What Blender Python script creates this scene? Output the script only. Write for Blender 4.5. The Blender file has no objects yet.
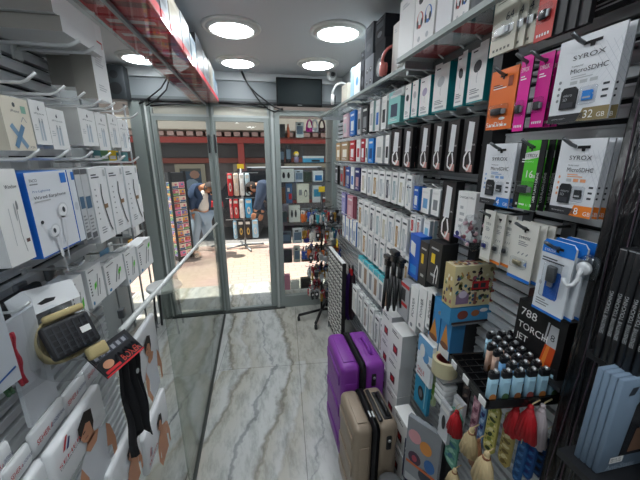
import bpy, bmesh, math, random
from mathutils import Vector, Matrix
RND = random.Random(7)
SC = bpy.context.scene
COL = SC.collection
PI = math.pi
H = 1.6
FPX = 310.0
PITCH = math.radians(15.3)
YAW = math.radians(11.5)
FW = Vector((math.sin(YAW)*math.cos(PITCH), math.cos(YAW)*math.cos(PITCH), -math.sin(PITCH)))
RT = Vector((math.cos(YAW), -math.sin(YAW), 0))
UP = RT.cross(FW)
EYE = Vector((0, 0, H))

# ---- measuring: where the sight line through a photo point meets a real wall, floor or shelf plane
def sight(px, py): return FW + RT*((px-320)/FPX) - UP*((py-240)/FPX)
def onx(p, X): d = sight(*p); return EYE + d*(X/d.x)
def ony(p, Y): d = sight(*p); return EYE + d*(Y/d.y)
def onz(p, Z): d = sight(*p); return EYE + d*((Z-H)/d.z)
def yat(px, X, z):
    a = (px-320)/FPX; dz = z-H
    # (X*RTx + Y*RTy) = a*(X*FWx + Y*FWy + dz*FWz)
    return (a*(X*FW.x + dz*FW.z) - X*RT.x) / (RT.y - a*FW.y)
def quad(X, A, B, E):
    """far/near extents of a panel standing on plane x=X: A,B on one level edge, E on the other edge (or a height)"""
    a, b = onx(A, X), onx(B, X)
    z = (a.z+b.z)/2
    z2 = z+E if isinstance(E, (int, float)) else onx(E, X).z
    return (a.y+b.y)/2, abs(a.y-b.y), min(z, z2), abs(z2-z)

# ---- mesh builder
class MB:
    def __init__(s): s.v=[]; s.f=[]; s.m=[]; s.mats=[]; s.sm=[]
    def mi(s, m):
        if m not in s.mats: s.mats.append(m)
        return s.mats.index(m)
    def add(s, vs, fs, m, smooth=False):
        o=len(s.v); s.v.extend(tuple(v) for v in vs); k=s.mi(m)
        for f in fs: s.f.append(tuple(i+o for i in f)); s.m.append(k); s.sm.append(smooth)
        return s
    def box(s, x0,x1,y0,y1,z0,z1,m,front=None,side=None,top=None):
        vs=[(x0,y0,z0),(x1,y0,z0),(x1,y1,z0),(x0,y1,z0),(x0,y0,z1),(x1,y0,z1),(x1,y1,z1),(x0,y1,z1)]
        s.add(vs,[(0,1,5,4)],front or m); s.f_off=len(s.v)-8
        o=s.f_off
        def q(f,mm): s.f.append(tuple(i+o for i in f)); s.m.append(s.mi(mm)); s.sm.append(False)
        q((2,3,7,6),m); q((1,2,6,5),side or m); q((3,0,4,7),side or m); q((4,5,6,7),top or m); q((3,2,1,0),top or m)
        return s
    def rbox(s,x0,x1,y0,y1,z0,z1,r,m,seg=3,axes=None):
        bm=bmesh.new(); bmesh.ops.create_cube(bm,size=1)
        for v in bm.verts: v.co=Vector(((x0+x1)/2+v.co.x*(x1-x0),(y0+y1)/2+v.co.y*(y1-y0),(z0+z1)/2+v.co.z*(z1-z0)))
        es=bm.edges[:]
        if axes is not None: es=[e for e in es if abs((e.verts[0].co-e.verts[1].co).normalized()[axes])>.9]
        bmesh.ops.bevel(bm,geom=es,offset=r,segments=seg,affect='EDGES',profile=.5)
        s.frombm(bm,m,True); return s
    def frombm(s,bm,m,smooth=False,mat=None):
        bm.verts.index_update()
        vs=[(mat@v.co if mat else v.co) for v in bm.verts]
        s.add(vs,[[v.index for v in f.verts] for f in bm.faces],m,smooth); bm.free()
    def prism(s, pts, a0, a1, m, axis='y'):
        n=len(pts)
        def P(p,a): return (p[0],a,p[1]) if axis=='y' else ((a,p[0],p[1]) if axis=='x' else (p[0],p[1],a))
        vs=[P(p,a0) for p in pts]+[P(p,a1) for p in pts]
        fs=[tuple(range(n)),tuple(range(2*n-1,n-1,-1))]+[(i,i+n,(i+1)%n+n,(i+1)%n) for i in range(n)]
        return s.add(vs,fs,m)
    def tube(s, pts, r, m, n=8, cap=True):
        pts=[Vector(p) for p in pts]; rs=r if isinstance(r,(list,tuple)) else [r]*len(pts)
        vs=[];fs=[]; prev=None
        for i,p in enumerate(pts):
            t=(pts[min(i+1,len(pts)-1)]-pts[max(i-1,0)]).normalized()
            a=prev if prev is not None else (Vector((0,0,1)) if abs(t.z)<.9 else Vector((1,0,0)))
            u=(a-t*a.dot(t)).normalized(); w=t.cross(u); prev=u
            for k in range(n):
                c=2*PI*k/n; vs.append(p+(u*math.cos(c)+w*math.sin(c))*rs[i])
        for i in range(len(pts)-1):
            for k in range(n): fs.append((i*n+k,i*n+(k+1)%n,(i+1)*n+(k+1)%n,(i+1)*n+k))
        if cap: fs.append(tuple(range(n-1,-1,-1))); fs.append(tuple(range((len(pts)-1)*n,len(pts)*n)))
        return s.add(vs,fs,m,True)
    def lathe(s, prof, m, n=20, c=(0,0,0), axis='z', caps=True):
        vs=[];fs=[]
        for r,z in prof:
            for k in range(n):
                a=2*PI*k/n; x,y=r*math.cos(a),r*math.sin(a)
                q=(x,y,z) if axis=='z' else ((z,x,y) if axis=='x' else (x,z,-y))
                vs.append((q[0]+c[0],q[1]+c[1],q[2]+c[2]))
        for i in range(len(prof)-1):
            for k in range(n): fs.append((i*n+k,i*n+(k+1)%n,(i+1)*n+(k+1)%n,(i+1)*n+k))
        if caps: fs.append(tuple(range(n-1,-1,-1))); fs.append(tuple(range((len(prof)-1)*n,len(prof)*n)))
        return s.add(vs,fs,m,True)
    def ball(s,c,r,m,n=8,sc=(1,1,1)):
        bm=bmesh.new(); bmesh.ops.create_uvsphere(bm,u_segments=n+2,v_segments=n,radius=r)
        s.frombm(bm,m,True,Matrix.Translation(c)@Matrix.Diagonal((*sc,1))); return s
    # flat print on the front (facing -y)
    def pr(s,x0,x1,z0,z1,m,k=1,y=0):
        return s.add([(x0,y-.0005*k,z0),(x1,y-.0005*k,z0),(x1,y-.0005*k,z1),(x0,y-.0005*k,z1)],[(0,1,2,3)],m)
    def pp(s,pts,m,k=1,y=0): return s.add([(p[0],y-.0005*k,p[1]) for p in pts],[tuple(range(len(pts)))],m)
    def pe(s,cx,cz,rx,rz,m,k=1,n=14,rot=0,y=0):
        c,d=math.cos(rot),math.sin(rot); pts=[]
        for i in range(n):
            a=2*PI*i/n; x,z=rx*math.cos(a),rz*math.sin(a); pts.append((cx+x*c-z*d,cz+x*d+z*c))
        return s.pp(pts,m,k,y)
    def pl(s,pts,w,m,k=1,y=0):   # printed line
        for (a,b) in zip(pts,pts[1:]):
            d=Vector((b[0]-a[0],b[1]-a[1])); 
            if d.length<1e-6: continue
            n=Vector((-d.y,d.x)).normalized()*w/2
            s.pp([(a[0]-n.x,a[1]-n.y),(b[0]-n.x,b[1]-n.y),(b[0]+n.x,b[1]+n.y),(a[0]+n.x,a[1]+n.y)],m,k,y)
        return s
    def text(s,t,x,z,size,m,k=2,align='L',rot=0,y=0,sx=1.0,shear=0):
        me=text_mesh(t); xs=[v.co.x for v in me.vertices]; w=(max(xs)-min(xs)) if xs else 0
        off={'L':0,'C':-w/2,'R':-w}[align]; c,d=math.cos(rot),math.sin(rot); vs=[]
        for v in me.vertices:
            a=(v.co.x+off)*size*sx+v.co.y*size*shear; b=v.co.y*size; vs.append((x+a*c-b*d,y-.0005*k,z+a*d+b*c))
        return s.add(vs,[tuple(p.vertices) for p in me.polygons],m)
    def tv(s,t,x0,x1,z,m,k=2,hh=None,y=0,rot=0):  # text fitted to width
        me=text_mesh(t); xs=[v.co.x for v in me.vertices]; ys=[v.co.y for v in me.vertices]
        w=max(xs)-min(xs); size=(x1-x0)/w; sz=size if hh is None else hh/(max(ys)-min(ys))
        vs=[(x0+(v.co.x-min(xs))*size,y-.0005*k,z+(v.co.y)*sz) for v in me.vertices]
        return s.add(vs,[tuple(p.vertices) for p in me.polygons],m)
    def lines(s,x0,x1,z1,n,dz,m,k=1,h=None):
        for i in range(n):
            w=(x1-x0)*(.6+.4*((i*37)%10)/10); s.pr(x0,x0+w,z1-i*dz-(h or dz*.45),z1-i*dz,m,k)
        return s
    def build(s,name,parent=None,loc=(0,0,0),rotz=0,rot=None):
        me=bpy.data.meshes.new(name); me.from_pydata(s.v,[],s.f)
        for m in s.mats: me.materials.append(m)
        me.polygons.foreach_set('material_index',s.m); me.polygons.foreach_set('use_smooth',s.sm); me.update()
        o=bpy.data.objects.new(name,me); COL.objects.link(o); o.location=loc
        o.rotation_euler=rot or (0,0,rotz)
        if parent: o.parent=parent
        return o
_TM={}
def text_mesh(t):
    if t not in _TM:
        cu=bpy.data.curves.new('t','FONT'); cu.body=t; cu.size=1; cu.resolution_u=3
        o=bpy.data.objects.new('t',cu); me=bpy.data.meshes.new_from_object(o); bpy.data.objects.remove(o)
        _TM[t]=me
    return _TM[t]

def tag(o,label,cat,group=None,kind=None):
    o['label']=label; o['category']=cat
    if group: o['group']=group
    if kind: o['kind']=kind
    return o
def thing(name,label,cat,loc=(0,0,0),rotz=0,group=None):
    o=bpy.data.objects.new(name,None); COL.objects.link(o); o.location=loc; o.rotation_euler=(0,0,rotz); o.empty_display_size=.05
    return tag(o,label,cat,group)
def struct(o): o['kind']='structure'; return o
def dup(root,loc,rotz=None,label=None,group=None):
    r=root.copy(); COL.objects.link(r); r.location=loc
    if rotz is not None: r.rotation_euler=(0,0,rotz)
    if label: r['label']=label
    if group: r['group']=group
    for ch in list(root.children):
        c=ch.copy(); COL.objects.link(c); c.parent=r
        for g in list(ch.children):
            d=g.copy(); COL.objects.link(d); d.parent=c
    return r
ORD=['','first','second','third','fourth','fifth','sixth','seventh','eighth','ninth','tenth','eleventh','twelfth','thirteenth','fourteenth','fifteenth','sixteenth','seventeenth','eighteenth','nineteenth','twentieth','twenty-first','twenty-second','twenty-third','twenty-fourth','twenty-fifth','twenty-sixth']

# ---- materials
MATS={}
def lin(c):
    return tuple(((x/12.92) if x<=.04045 else ((x+.055)/1.055)**2.4) for x in c)
def hexc(h): return lin(tuple(int(h[i:i+2],16)/255 for i in (0,2,4)))
def M(h,rough=.5,metal=0,spec=.5,name=None,bump=0,bscale=200,var=0):
    key=(h,rough,metal,spec,bump,bscale,var)
    if key in MATS: return MATS[key]
    m=bpy.data.materials.new(name or 'mat_'+h); m.use_nodes=True
    nt=m.node_tree; b=nt.nodes['Principled BSDF']; c=(*hexc(h),1)
    b.inputs['Base Color'].default_value=c; b.inputs['Roughness'].default_value=rough; b.inputs['Metallic'].default_value=metal
    b.inputs['Specular IOR Level'].default_value=spec
    if bump or var:
        tc=nt.nodes.new('ShaderNodeTexCoord'); n=nt.nodes.new('ShaderNodeTexNoise'); n.inputs['Scale'].default_value=bscale; n.inputs['Detail'].default_value=3
        nt.links.new(tc.outputs['Object'],n.inputs['Vector'])
        if bump:
            bp=nt.nodes.new('ShaderNodeBump'); bp.inputs['Strength'].default_value=bump; bp.inputs['Distance'].default_value=.01
            nt.links.new(n.outputs['Fac'],bp.inputs['Height']); nt.links.new(bp.outputs['Normal'],b.inputs['Normal'])
        if var:
            r=nt.nodes.new('ShaderNodeValToRGB'); cc=hexc(h)
            r.color_ramp.elements[0].position=.3; r.color_ramp.elements[1].position=.7
            r.color_ramp.elements[0].color=(*[x*(1-var) for x in cc],1); r.color_ramp.elements[1].color=(*[min(1,x*(1+var)) for x in cc],1)
            nt.links.new(n.outputs['Fac'],r.inputs['Fac']); nt.links.new(r.outputs['Color'],b.inputs['Base Color'])
    MATS[key]=m; return m
def emis(h,st,name):
    m=bpy.data.materials.new(name); m.use_nodes=True; b=m.node_tree.nodes['Principled BSDF']
    b.inputs['Base Color'].default_value=(.9,.9,.9,1); b.inputs['Emission Color'].default_value=(*hexc(h),1); b.inputs['Emission Strength'].default_value=st
    return m
def glass(name,tint=(1,1,1),ior=1.5,rough=0.0):
    m=bpy.data.materials.new(name); m.use_nodes=True; nt=m.node_tree; nt.nodes.clear()
    N=nt.nodes.new; L=nt.links.new; f0=((ior-1)/(ior+1))**2
    o=N('ShaderNodeOutputMaterial'); mx=N('ShaderNodeMixShader'); lw=N('ShaderNodeLayerWeight'); lw.inputs['Blend'].default_value=.5
    pw=N('ShaderNodeMath'); pw.operation='POWER'; pw.inputs[1].default_value=5; ma=N('ShaderNodeMath'); ma.operation='MULTIPLY_ADD'; ma.inputs[1].default_value=1-f0; ma.inputs[2].default_value=f0
    t=N('ShaderNodeBsdfTransparent'); t.inputs['Color'].default_value=(*tint,1)
    g=N('ShaderNodeBsdfGlossy'); g.inputs['Roughness'].default_value=rough
    L(lw.outputs['Facing'],pw.inputs[0]); L(pw.outputs[0],ma.inputs[0]); L(ma.outputs[0],mx.inputs[0]); L(t.outputs[0],mx.inputs[1]); L(g.outputs[0],mx.inputs[2]); L(mx.outputs[0],o.inputs[0])
    return m
GLASS=glass('clear_glass',(.97,.98,.97),1.35)
GLASSG=glass('grey_glass',(.80,.83,.80),1.9,.02); SHELFG=glass('shelf_glass',(.93,.95,.95),1.12)
FILM=glass('plastic_film',(.93,.94,.95),1.4,.15)
WHITE=M('f1f1ef',.45); PAPER=M('e6e6e4',.6); BLACK=M('141416',.4); DARK=M('2b2c30',.45); GREY=M('8c8f92',.5); LGREY=M('b9bcbe',.5); INK=M('3a3d44',.6); RED=M('c4242b',.45)
BLUE=M('1d6fc4',.45); TEAL=M('1a8f96',.45); ORANGE=M('f08326',.45); GREEN=M('4fc22e',.45); PINK=M('e0249a',.45); BEIGE=M('d9d5c8',.5); CREAM=M('eeeade',.5); GOLD=M('b48a4a',.4); NAVY=M('232a6b',.45)
CHROME=M('d4d6d8',.28,.9); STEEL=M('9a9da0',.4,.7); WIRE=M('dadcdc',.35,.35); ALU=M('929a97',.45,.1); ALUL=M('b6bcba',.4,.1)
SKIN=M('c98f6d',.55); HAIR=M('201812',.7); YELLOW=M('ecc92c',.5); CARD=M('cfcac0',.7); PURPLE=M('80349a',.4,bump=.08,bscale=500)

# =========================================================== SETTING
def marble():
    m=bpy.data.materials.new('marble_floor'); m.use_nodes=True; nt=m.node_tree; b=nt.nodes['Principled BSDF']; N=nt.nodes.new; L=nt.links.new
    def math_(op,a,c=None,d=None):
        n=N('ShaderNodeMath'); n.operation=op
        for k,v in enumerate((a,c,d)):
            if v is None: continue
            if isinstance(v,(int,float)): n.inputs[k].default_value=v
            else: L(v,n.inputs[k])
        return n.outputs[0]
    tc=N('ShaderNodeTexCoord'); sp=N('ShaderNodeSeparateXYZ'); L(tc.outputs['Object'],sp.inputs[0]); x,y=sp.outputs[0],sp.outputs[1]
    def noise(sc,det,rough,mapscale=(1,1,1)):
        mp=N('ShaderNodeMapping'); mp.inputs['Scale'].default_value=mapscale; L(tc.outputs['Object'],mp.inputs[0]); n=N('ShaderNodeTexNoise'); n.inputs['Scale'].default_value=sc; n.inputs['Detail'].default_value=det; n.inputs['Roughness'].default_value=rough; L(mp.outputs[0],n.inputs['Vector']); return n.outputs['Fac']
    far=math_('GREATER_THAN',y,2.14)                     # the next row of slabs
    slope=math_('MULTIPLY_ADD',far,-.40,.34); off=math_('MULTIPLY_ADD',far,.31,0.0)
    yy=math_('SUBTRACT',y,1.7); u=math_('SUBTRACT',x,math_('MULTIPLY',yy,slope)); u=math_('ADD',u,off)
    u=math_('ADD',u,math_('MULTIPLY',math_('SUBTRACT',noise(2.6,4,.6),.5),.22)); u=math_('ADD',u,math_('MULTIPLY',math_('SUBTRACT',noise(13,5,.65,(1,.6,1)),.5),.075))
    t=math_('DIVIDE',math_('ADD',u,1.3),2.6)
    r=N('ShaderNodeValToRGB'); e=r.color_ramp.elements; base=hexc('c6c8c6')
    veins=[(-1.05,.02,'a7a9a9'),(-.82,.035,'a09d95'),(-.62,.012,'6c7176'),(-.47,.03,'b0ab9d'),(-.30,.035,'89857a'),(-.085,.014,'555b61'),(.075,.03,'858073'),(.2,.02,'b3b1a9'),(.37,.012,'868a8c'),(.56,.035,'8c887d'),(.85,.015,'858a8d')]
    e[0].position=0; e[0].color=(*base,1); e[1].position=1; e[1].color=(*base,1)
    for c,wd,hx in veins:
        for d,col in ((-wd,base),(0,hexc(hx))): q=e.new((c+d+1.3)/2.6); q.color=(*col,1)
        q=e.new((c+wd*.5+1.3)/2.6); q.color=(*(base if wd<.02 else hexc('b9b6ab')),1)
        if len(e)>29: break
    L(t,r.inputs['Fac'])
    n2=noise(9,8,.72,(1.6,.5,1)); r2=N('ShaderNodeValToRGB'); r2.color_ramp.elements[0].position=.38; r2.color_ramp.elements[0].color=(.62,.63,.62,1); r2.color_ramp.elements[1].position=.54; r2.color_ramp.elements[1].color=(1,1,1,1); L(n2,r2.inputs['Fac'])
    mu=N('ShaderNodeMixRGB'); mu.blend_type='MULTIPLY'; mu.inputs[0].default_value=.85; L(r.outputs[0],mu.inputs[1]); L(r2.outputs[0],mu.inputs[2])
    br=N('ShaderNodeTexBrick'); br.inputs['Scale'].default_value=1; br.inputs['Mortar Size'].default_value=.0022; br.inputs['Brick Width'].default_value=.62; br.inputs['Row Height'].default_value=1.0; br.offset=0
    br.inputs['Color1'].default_value=(1,1,1,1); br.inputs['Color2'].default_value=(.95,.95,.95,1); br.inputs['Mortar'].default_value=(.5,.5,.5,1)
    m2=N('ShaderNodeMapping'); m2.inputs['Rotation'].default_value=(0,0,math.radians(5.1)); m2.inputs['Location'].default_value=(-.072,-.115,0); L(tc.outputs['Object'],m2.inputs['Vector']); L(m2.outputs[0],br.inputs['Vector'])
    mu2=N('ShaderNodeMixRGB'); mu2.blend_type='MULTIPLY'; mu2.inputs[0].default_value=1; L(mu.outputs[0],mu2.inputs[1]); L(br.outputs[0],mu2.inputs[2])
    L(mu2.outputs[0],b.inputs['Base Color']); b.inputs['Roughness'].default_value=.25
    return m
MARBLE=marble()
struct(MB().box(-1.4,1.4,-3.1,3.14,-.1,0,MARBLE).build('floor'))
struct(MB().box(-1.5,1.5,3.14,3.85,-.1,-.005,MARBLE).build('entrance_step'))
def paving():
    m=bpy.data.materials.new('paving'); m.use_nodes=True; nt=m.node_tree; b=nt.nodes['Principled BSDF']; N=nt.nodes.new; L=nt.links.new
    tc=N('ShaderNodeTexCoord'); br=N('ShaderNodeTexBrick'); br.inputs['Scale'].default_value=1; br.inputs['Brick Width'].default_value=.2; br.inputs['Row Height'].default_value=.1; br.inputs['Mortar Size'].default_value=.006
    br.inputs['Color1'].default_value=(*hexc('cdb5a6'),1); br.inputs['Color2'].default_value=(*hexc('c4aca0'),1); br.inputs['Mortar'].default_value=(*hexc('b29c90'),1); L(tc.outputs['Object'],br.inputs['Vector'])
    n=N('ShaderNodeTexNoise'); n.inputs['Scale'].default_value=1.2; n.inputs['Detail'].default_value=5; L(tc.outputs['Object'],n.inputs['Vector'])
    mu=N('ShaderNodeMixRGB'); mu.blend_type='MULTIPLY'; mu.inputs[0].default_value=.3; L(br.outputs[0],mu.inputs[1]); L(n.outputs['Color'],mu.inputs[2]); L(mu.outputs[0],b.inputs['Base Color']); b.inputs['Roughness'].default_value=.8
    return m
struct(MB().box(-8,8,3.85,5.75,-.12,-.01,paving()).build('pavement'))
struct(MB().box(-8,8,5.75,5.9,-.16,-.02,M('b9b4ae',.8,var=.1,bscale=6)).build('kerb'))
struct(MB().box(-9,9,5.9,10,-.3,-.14,M('8d8a88',.9,bump=.2,bscale=60,var=.1)).build('street'))
CEIL=M('c6c9cb',.7)
struct(MB().box(-1.35,1.35,-3.1,3.22,2.3,2.4,CEIL).build('ceiling'))
WALL=M('d3d5d6',.7)
struct(MB().box(-1.35,-1.25,-3.1,3.1,-.05,2.3,M('9aa0a2',.7)).build('wall_left'))
struct(MB().box(.84,.94,-3.1,3.1,-.05,2.3,M('a5a9ab',.7)).build('wall_right'))
struct(MB().box(-1.35,.94,-3.2,-3.1,-.05,2.4,WALL).build('wall_back'))
# bulkhead over the shopfront: light band, grey panel, dark channel with cables
b=MB(); b.box(-1.25,.84,3.08,3.16,2.235,2.3,M('c4c8c9',.5)); b.box(-1.25,.84,3.11,3.18,2.09,2.235,M('8e9598',.45)); b.box(-1.25,.84,3.10,3.18,2.045,2.09,M('6e7577',.5)); b.box(-1.25,.84,3.06,3.10,2.048,2.062,DARK)
struct(b.build('wall_front'))
# facade above the shop outside
struct(MB().box(-6,6,3.16,3.4,2.3,4.2,M('a8a49c',.8)).build('facade'))

# slatwall panels
SLAT=M('c6cacd',.45,.0); GROOVE=M('2c2f33',.7)
def slatwall(xf,side,y0,y1,z0,z1,pitch=.036):
    """xf: plane of the slat faces, side: +1 the wall lies towards +x"""
    m=MB(); d=.018*side
    z=z0
    m.box(min(xf+d,xf+d*1.6),max(xf+d,xf+d*1.6),y0,y1,z0,z1,GROOVE)
    while z<z1-.02:
        t=min(z+pitch-.012,z1)
        m.box(min(xf,xf+d*.98),max(xf,xf+d*.98),y0,y1,z,t,SLAT)
        m.box(min(xf-d*.14,xf),max(xf-d*.14,xf),y0,y1,t-.005,t,M('c9cdd0',.35,.3))
        z+=pitch
    return struct(m.build('slatwall_panel'))
XL=-.60; XR=.80; XN=.70
slatwall(XL,-1,-.3,1.22,.05,2.22)
slatwall(XR,1,.86,3.06,.1,1.92)
slatwall(XN,1,.12,.80,.05,2.26)
# rack ends and backs
struct(MB().box(-.66,-.62,-.3,1.22,0,2.22,M('8f9599',.5)).build('trim_1'))
struct(MB().box(.72,.74,.1,.84,0,2.28,M('3a3d40',.5)).build('trim_2'))
POST=M('1a1b1e',.3)
struct(MB().box(.655,.70,.80,.835,0,2.28,POST).build('trim_3'))

# shopfront frames
def frame_rect(x0,x1,z0,z1,t,y0,y1,m,bot=None):
    k=MB(); k.box(x0,x0+t,y0,y1,z0,z1,m); k.box(x1-t,x1,y0,y1,z0,z1,m); k.box(x0+t,x1-t,y0,y1,z1-t,z1,m); bt=t if bot is None else bot
    k.box(x0+t,x1-t,y0,y1,z0,z0+bt,m); return k
def leaf(name,x0,x1,ta,tb):
    k=MB(); k.box(x0,x0+ta,3.10,3.145,.015,1.93,ALU); k.box(x1-tb,x1,3.10,3.145,.015,1.93,ALU); k.box(x0+ta,x1-tb,3.10,3.145,1.895,1.93,ALU); k.box(x0+ta,x1-tb,3.10,3.145,.015,.027,ALU)
    k.box(x0+.006,x0+.010,3.097,3.10,.015,1.93,ALUL); o=struct(k.build(name))
    MB().box(x0+ta,x1-tb,3.119,3.125,.027,1.895,GLASS).build('pane',o)
    h=MB(); xx=x1-.02 if name=='door_1' else x0+.012
    h.box(xx-.007,xx+.007,3.085,3.10,1.62,1.78,DARK); h.build('hinge_plate',o)
leaf('door_1',-.862,-.382,.037,.033); leaf('door_2',-.358,.150,.022,.052)
def transom(name,x0,x1):
    o=struct(frame_rect(x0,x1,1.93,2.04,.018,3.10,3.15,ALUL).build(name)); MB().box(x0+.018,x1-.018,3.12,3.126,1.948,2.022,M('c9c6b8',.25)).build('pane',o)
transom('window_1',-.862,-.382); transom('window_2',-.358,.150)
k=MB(); k.box(-.382,-.358,3.09,3.155,0,2.04,ALU); k.box(-.376,-.364,3.075,3.09,0,2.04,M('7a827f',.4,.1)); struct(k.build('trim_4'))
k=MB(); k.box(-1.02,-.925,3.07,3.17,0,2.05,ALU); k.box(-.925,-.90,3.09,3.15,0,2.05,M('6d7572',.45,.1)); k.box(-.90,-.885,3.075,3.15,0,2.05,M('d5d9d7',.35)); k.box(-.885,-.864,3.08,3.15,0,2.05,ALU); struct(k.build('trim_5'))
k=MB(); k.box(.152,.195,3.08,3.16,0,2.05,ALU); k.box(.165,.185,3.07,3.08,0,2.05,ALUL); struct(k.build('trim_6'))
o=struct(frame_rect(.197,.80,.0,2.0,.045,3.08,3.14,ALU,.13).build('window_3'))
MB().box(.242,.755,3.108,3.114,.13,1.955,GLASS).build('pane',o)
struct(MB().box(-.9,.24,3.06,3.16,0,.014,M('4d5150',.4,.5)).build('threshold'))
struct(MB().box(.80,.86,3.05,3.16,0,2.05,M('9fa6a6',.5)).build('trim_7'))
struct(MB().box(-1.3,-1.02,3.10,3.13,0,2.05,GLASS).build('window_4'))

# =========================================================== LIGHTS
DIFF=emis('f4fbff',14.5,'lamp_diffuser')
def ceiling_lamp(x,y,label,grp=None):
    t=thing('ceiling_light',label,'ceiling light',(x,y,2.3),0,grp)
    MB().lathe([(.165,0),(.165,-.006),(.155,-.014),(.150,-.008),(.140,-.010),(.138,-.018),(.122,-.022),(.118,-.006)],M('d9d9d4',.3),32).build('trim_ring',t)
    MB().lathe([(.117,-.004),(.117,-.016),(.10,-.026),(.06,-.034),(.02,-.037)],DIFF,32).build('diffuser',t)
def zc(p): return onz(p,2.28)
p=zc((232,31)); ceiling_lamp(p.x,p.y,'round flush ceiling light nearest the middle of the ceiling')
p=zc((338,35)); ceiling_lamp(p.x,p.y,'round flush ceiling light nearest the camera above the right-hand top shelf')
p=zc((238,64)); ceiling_lamp(p.x,p.y,'round flush ceiling light near the front bulkhead between the two doors')
p=zc((318,66)); ceiling_lamp(p.x,p.y,'round flush ceiling light just before the black monitor and camera')
p=zc((141,60)); ceiling_lamp(p.x,p.y,'round flush ceiling light seen behind the shelf of red boxes')
for i,(x,y) in enumerate(((-.12,1.15),(.55,1.25),(-.95,1.4))): pass
for (x,y) in ((-.12,1.40),(-.95,1.40),(-.95,.65),(-.12,.68),(.35,-.1),(-.3,-.3),(.35,-1.2),(-.4,-1.2),(-.05,-2.2)):  # unseen lamps added to brighten the goods, some extending the visible rows
    ceiling_lamp(x,y,'round flush ceiling light added overhead as fill, out of view','added fill lights overhead')
su=bpy.data.lights.new('sun','SUN'); su.energy=4.6; su.angle=.01; su.color=(1,.95,.88)
so=bpy.data.objects.new('sun',su); COL.objects.link(so); so.rotation_euler=(math.radians(-38),math.radians(22),0)
so.rotation_euler=Vector((.30,.03,-1)).to_track_quat('-Z','Y').to_euler(); so.location=(0,5,8)
w=bpy.data.worlds.new('sky'); SC.world=w; w.use_nodes=True; bg=w.node_tree.nodes['Background']
sk=w.node_tree.nodes.new('ShaderNodeTexSky'); sk.sky_type='HOSEK_WILKIE'; sk.turbidity=3; sk.sun_direction=Vector((-.30,-.03,1)).normalized()
mxs=w.node_tree.nodes.new('ShaderNodeMixRGB'); mxs.inputs[0].default_value=.5; mxs.inputs[2].default_value=(.9,.95,1,1)
w.node_tree.links.new(sk.outputs[0],mxs.inputs[1]); w.node_tree.links.new(mxs.outputs[0],bg.inputs['Color']); bg.inputs['Strength'].default_value=1.3

# =========================================================== PRODUCT HELPERS
RW=-PI/2; LW=PI/2
def put_r(root,X,y,z): root.location=(X,y,z); root.rotation_euler=(0,0,RW)
def put_l(root,X,y,z): root.location=(X,y,z); root.rotation_euler=(0,0,LW)
def hook(xw,xt,y,z,label,grp,r=.003,m=WIRE,up=.022):
    s=1 if xt>xw else -1
    k=MB(); k.tube([(xw-s*0.0,y,z),(xt-s*.03,y,z),(xt-s*.018,y,z+.004),(xt,y,z+up)],r,m,8)
    k.box(min(xw,xw+s*.006),max(xw,xw+s*.006),y-.016,y+.016,z-.028,z+.008,m)
    return tag(k.build('display_hook'),label,'hook',grp)

# ------------- generic small pack with a printed window
def pack_mesh(w,h,d,style,seed=0):
    r=random.Random(seed); m=MB()
    if style[0]=='cable':      # white box, window of one colour
        m.box(-w/2,w/2,0,d,0,h,WHITE,side=M('dcdedd',.5)); c=style[1]
        m.pr(-w*.3,w*.1,h*.1,h*.72,c); m.pr(-w*.32,w*.34,h*.84,h*.9,INK); m.pr(w*.2,w*.36,h*.2,h*.6,M('c9cdd0',.5)); m.pl([(-w*.1,h*.2),(-w*.12,h*.5),(0,h*.66)],w*.06,WHITE,2)
    elif style[0]=='plain':
        c=style[1]; m.box(-w/2,w/2,0,d,0,h,c,side=style[2] if len(style)>2 else None)
        m.pr(-w*.35,w*.3,h*.8,h*.88,PAPER); m.pr(-w*.28,w*.28,h*.2,h*.6,style[3] if len(style)>3 else LGREY); m.lines(-w*.35,w*.35,h*.15,2,h*.05,PAPER)
    elif style[0]=='adapter':
        m.box(-w/2,w/2,0,d,0,h,BLACK); m.pr(-w*.46,w*.46,h*.03,h*.97,M('2c2526',.4)); m.pp([(-w*.22,h*.40),(w*.22,h*.40),(w*.26,h*.9),(-w*.14,h*.93)],M('e3e5e6',.4),2)
        m.pr(-w*.45,-w*.32,h*.1,h*.9,BLACK,2); m.pl([(0,h*.42),(-w*.22,h*.3),(-w*.2,h*.12),(w*.1,h*.06),(w*.27,h*.2),(w*.12,h*.38)],w*.1,WHITE,3)
        m.pr(w*.02,w*.4,h*.03,h*.16,M('d59a92',.5),2); m.tv('3.0A',w*.24,w*.44,h*.5,PAPER,3)
    elif style[0]=='buds':
        m.box(-w/2,w/2,0,d,0,h,WHITE,side=style[1]); m.pr(-w/2,w/2,0,h*.03,style[1],1); 
        m.lines(-w*.36,w*.1,h*.9,1,h*.05,INK); m.pe(0,h*.62,w*.24,h*.1,style[2],2,rot=.35); m.pl([(w*.05,h*.55),(0,h*.4),(w*.04,h*.34)],w*.03,LGREY,2); m.lines(-w*.34,w*.3,h*.25,3,h*.035,GREY); m.pl([(-w*.3,h*.1),(w*.3,h*.1)],w*.08,LGREY,2)
    return m
def pack(name,label,cat,w,h,d,style,grp,seed=0): return tag(pack_mesh(w,h,d,style,seed).build(name),label,cat,grp)

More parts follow.
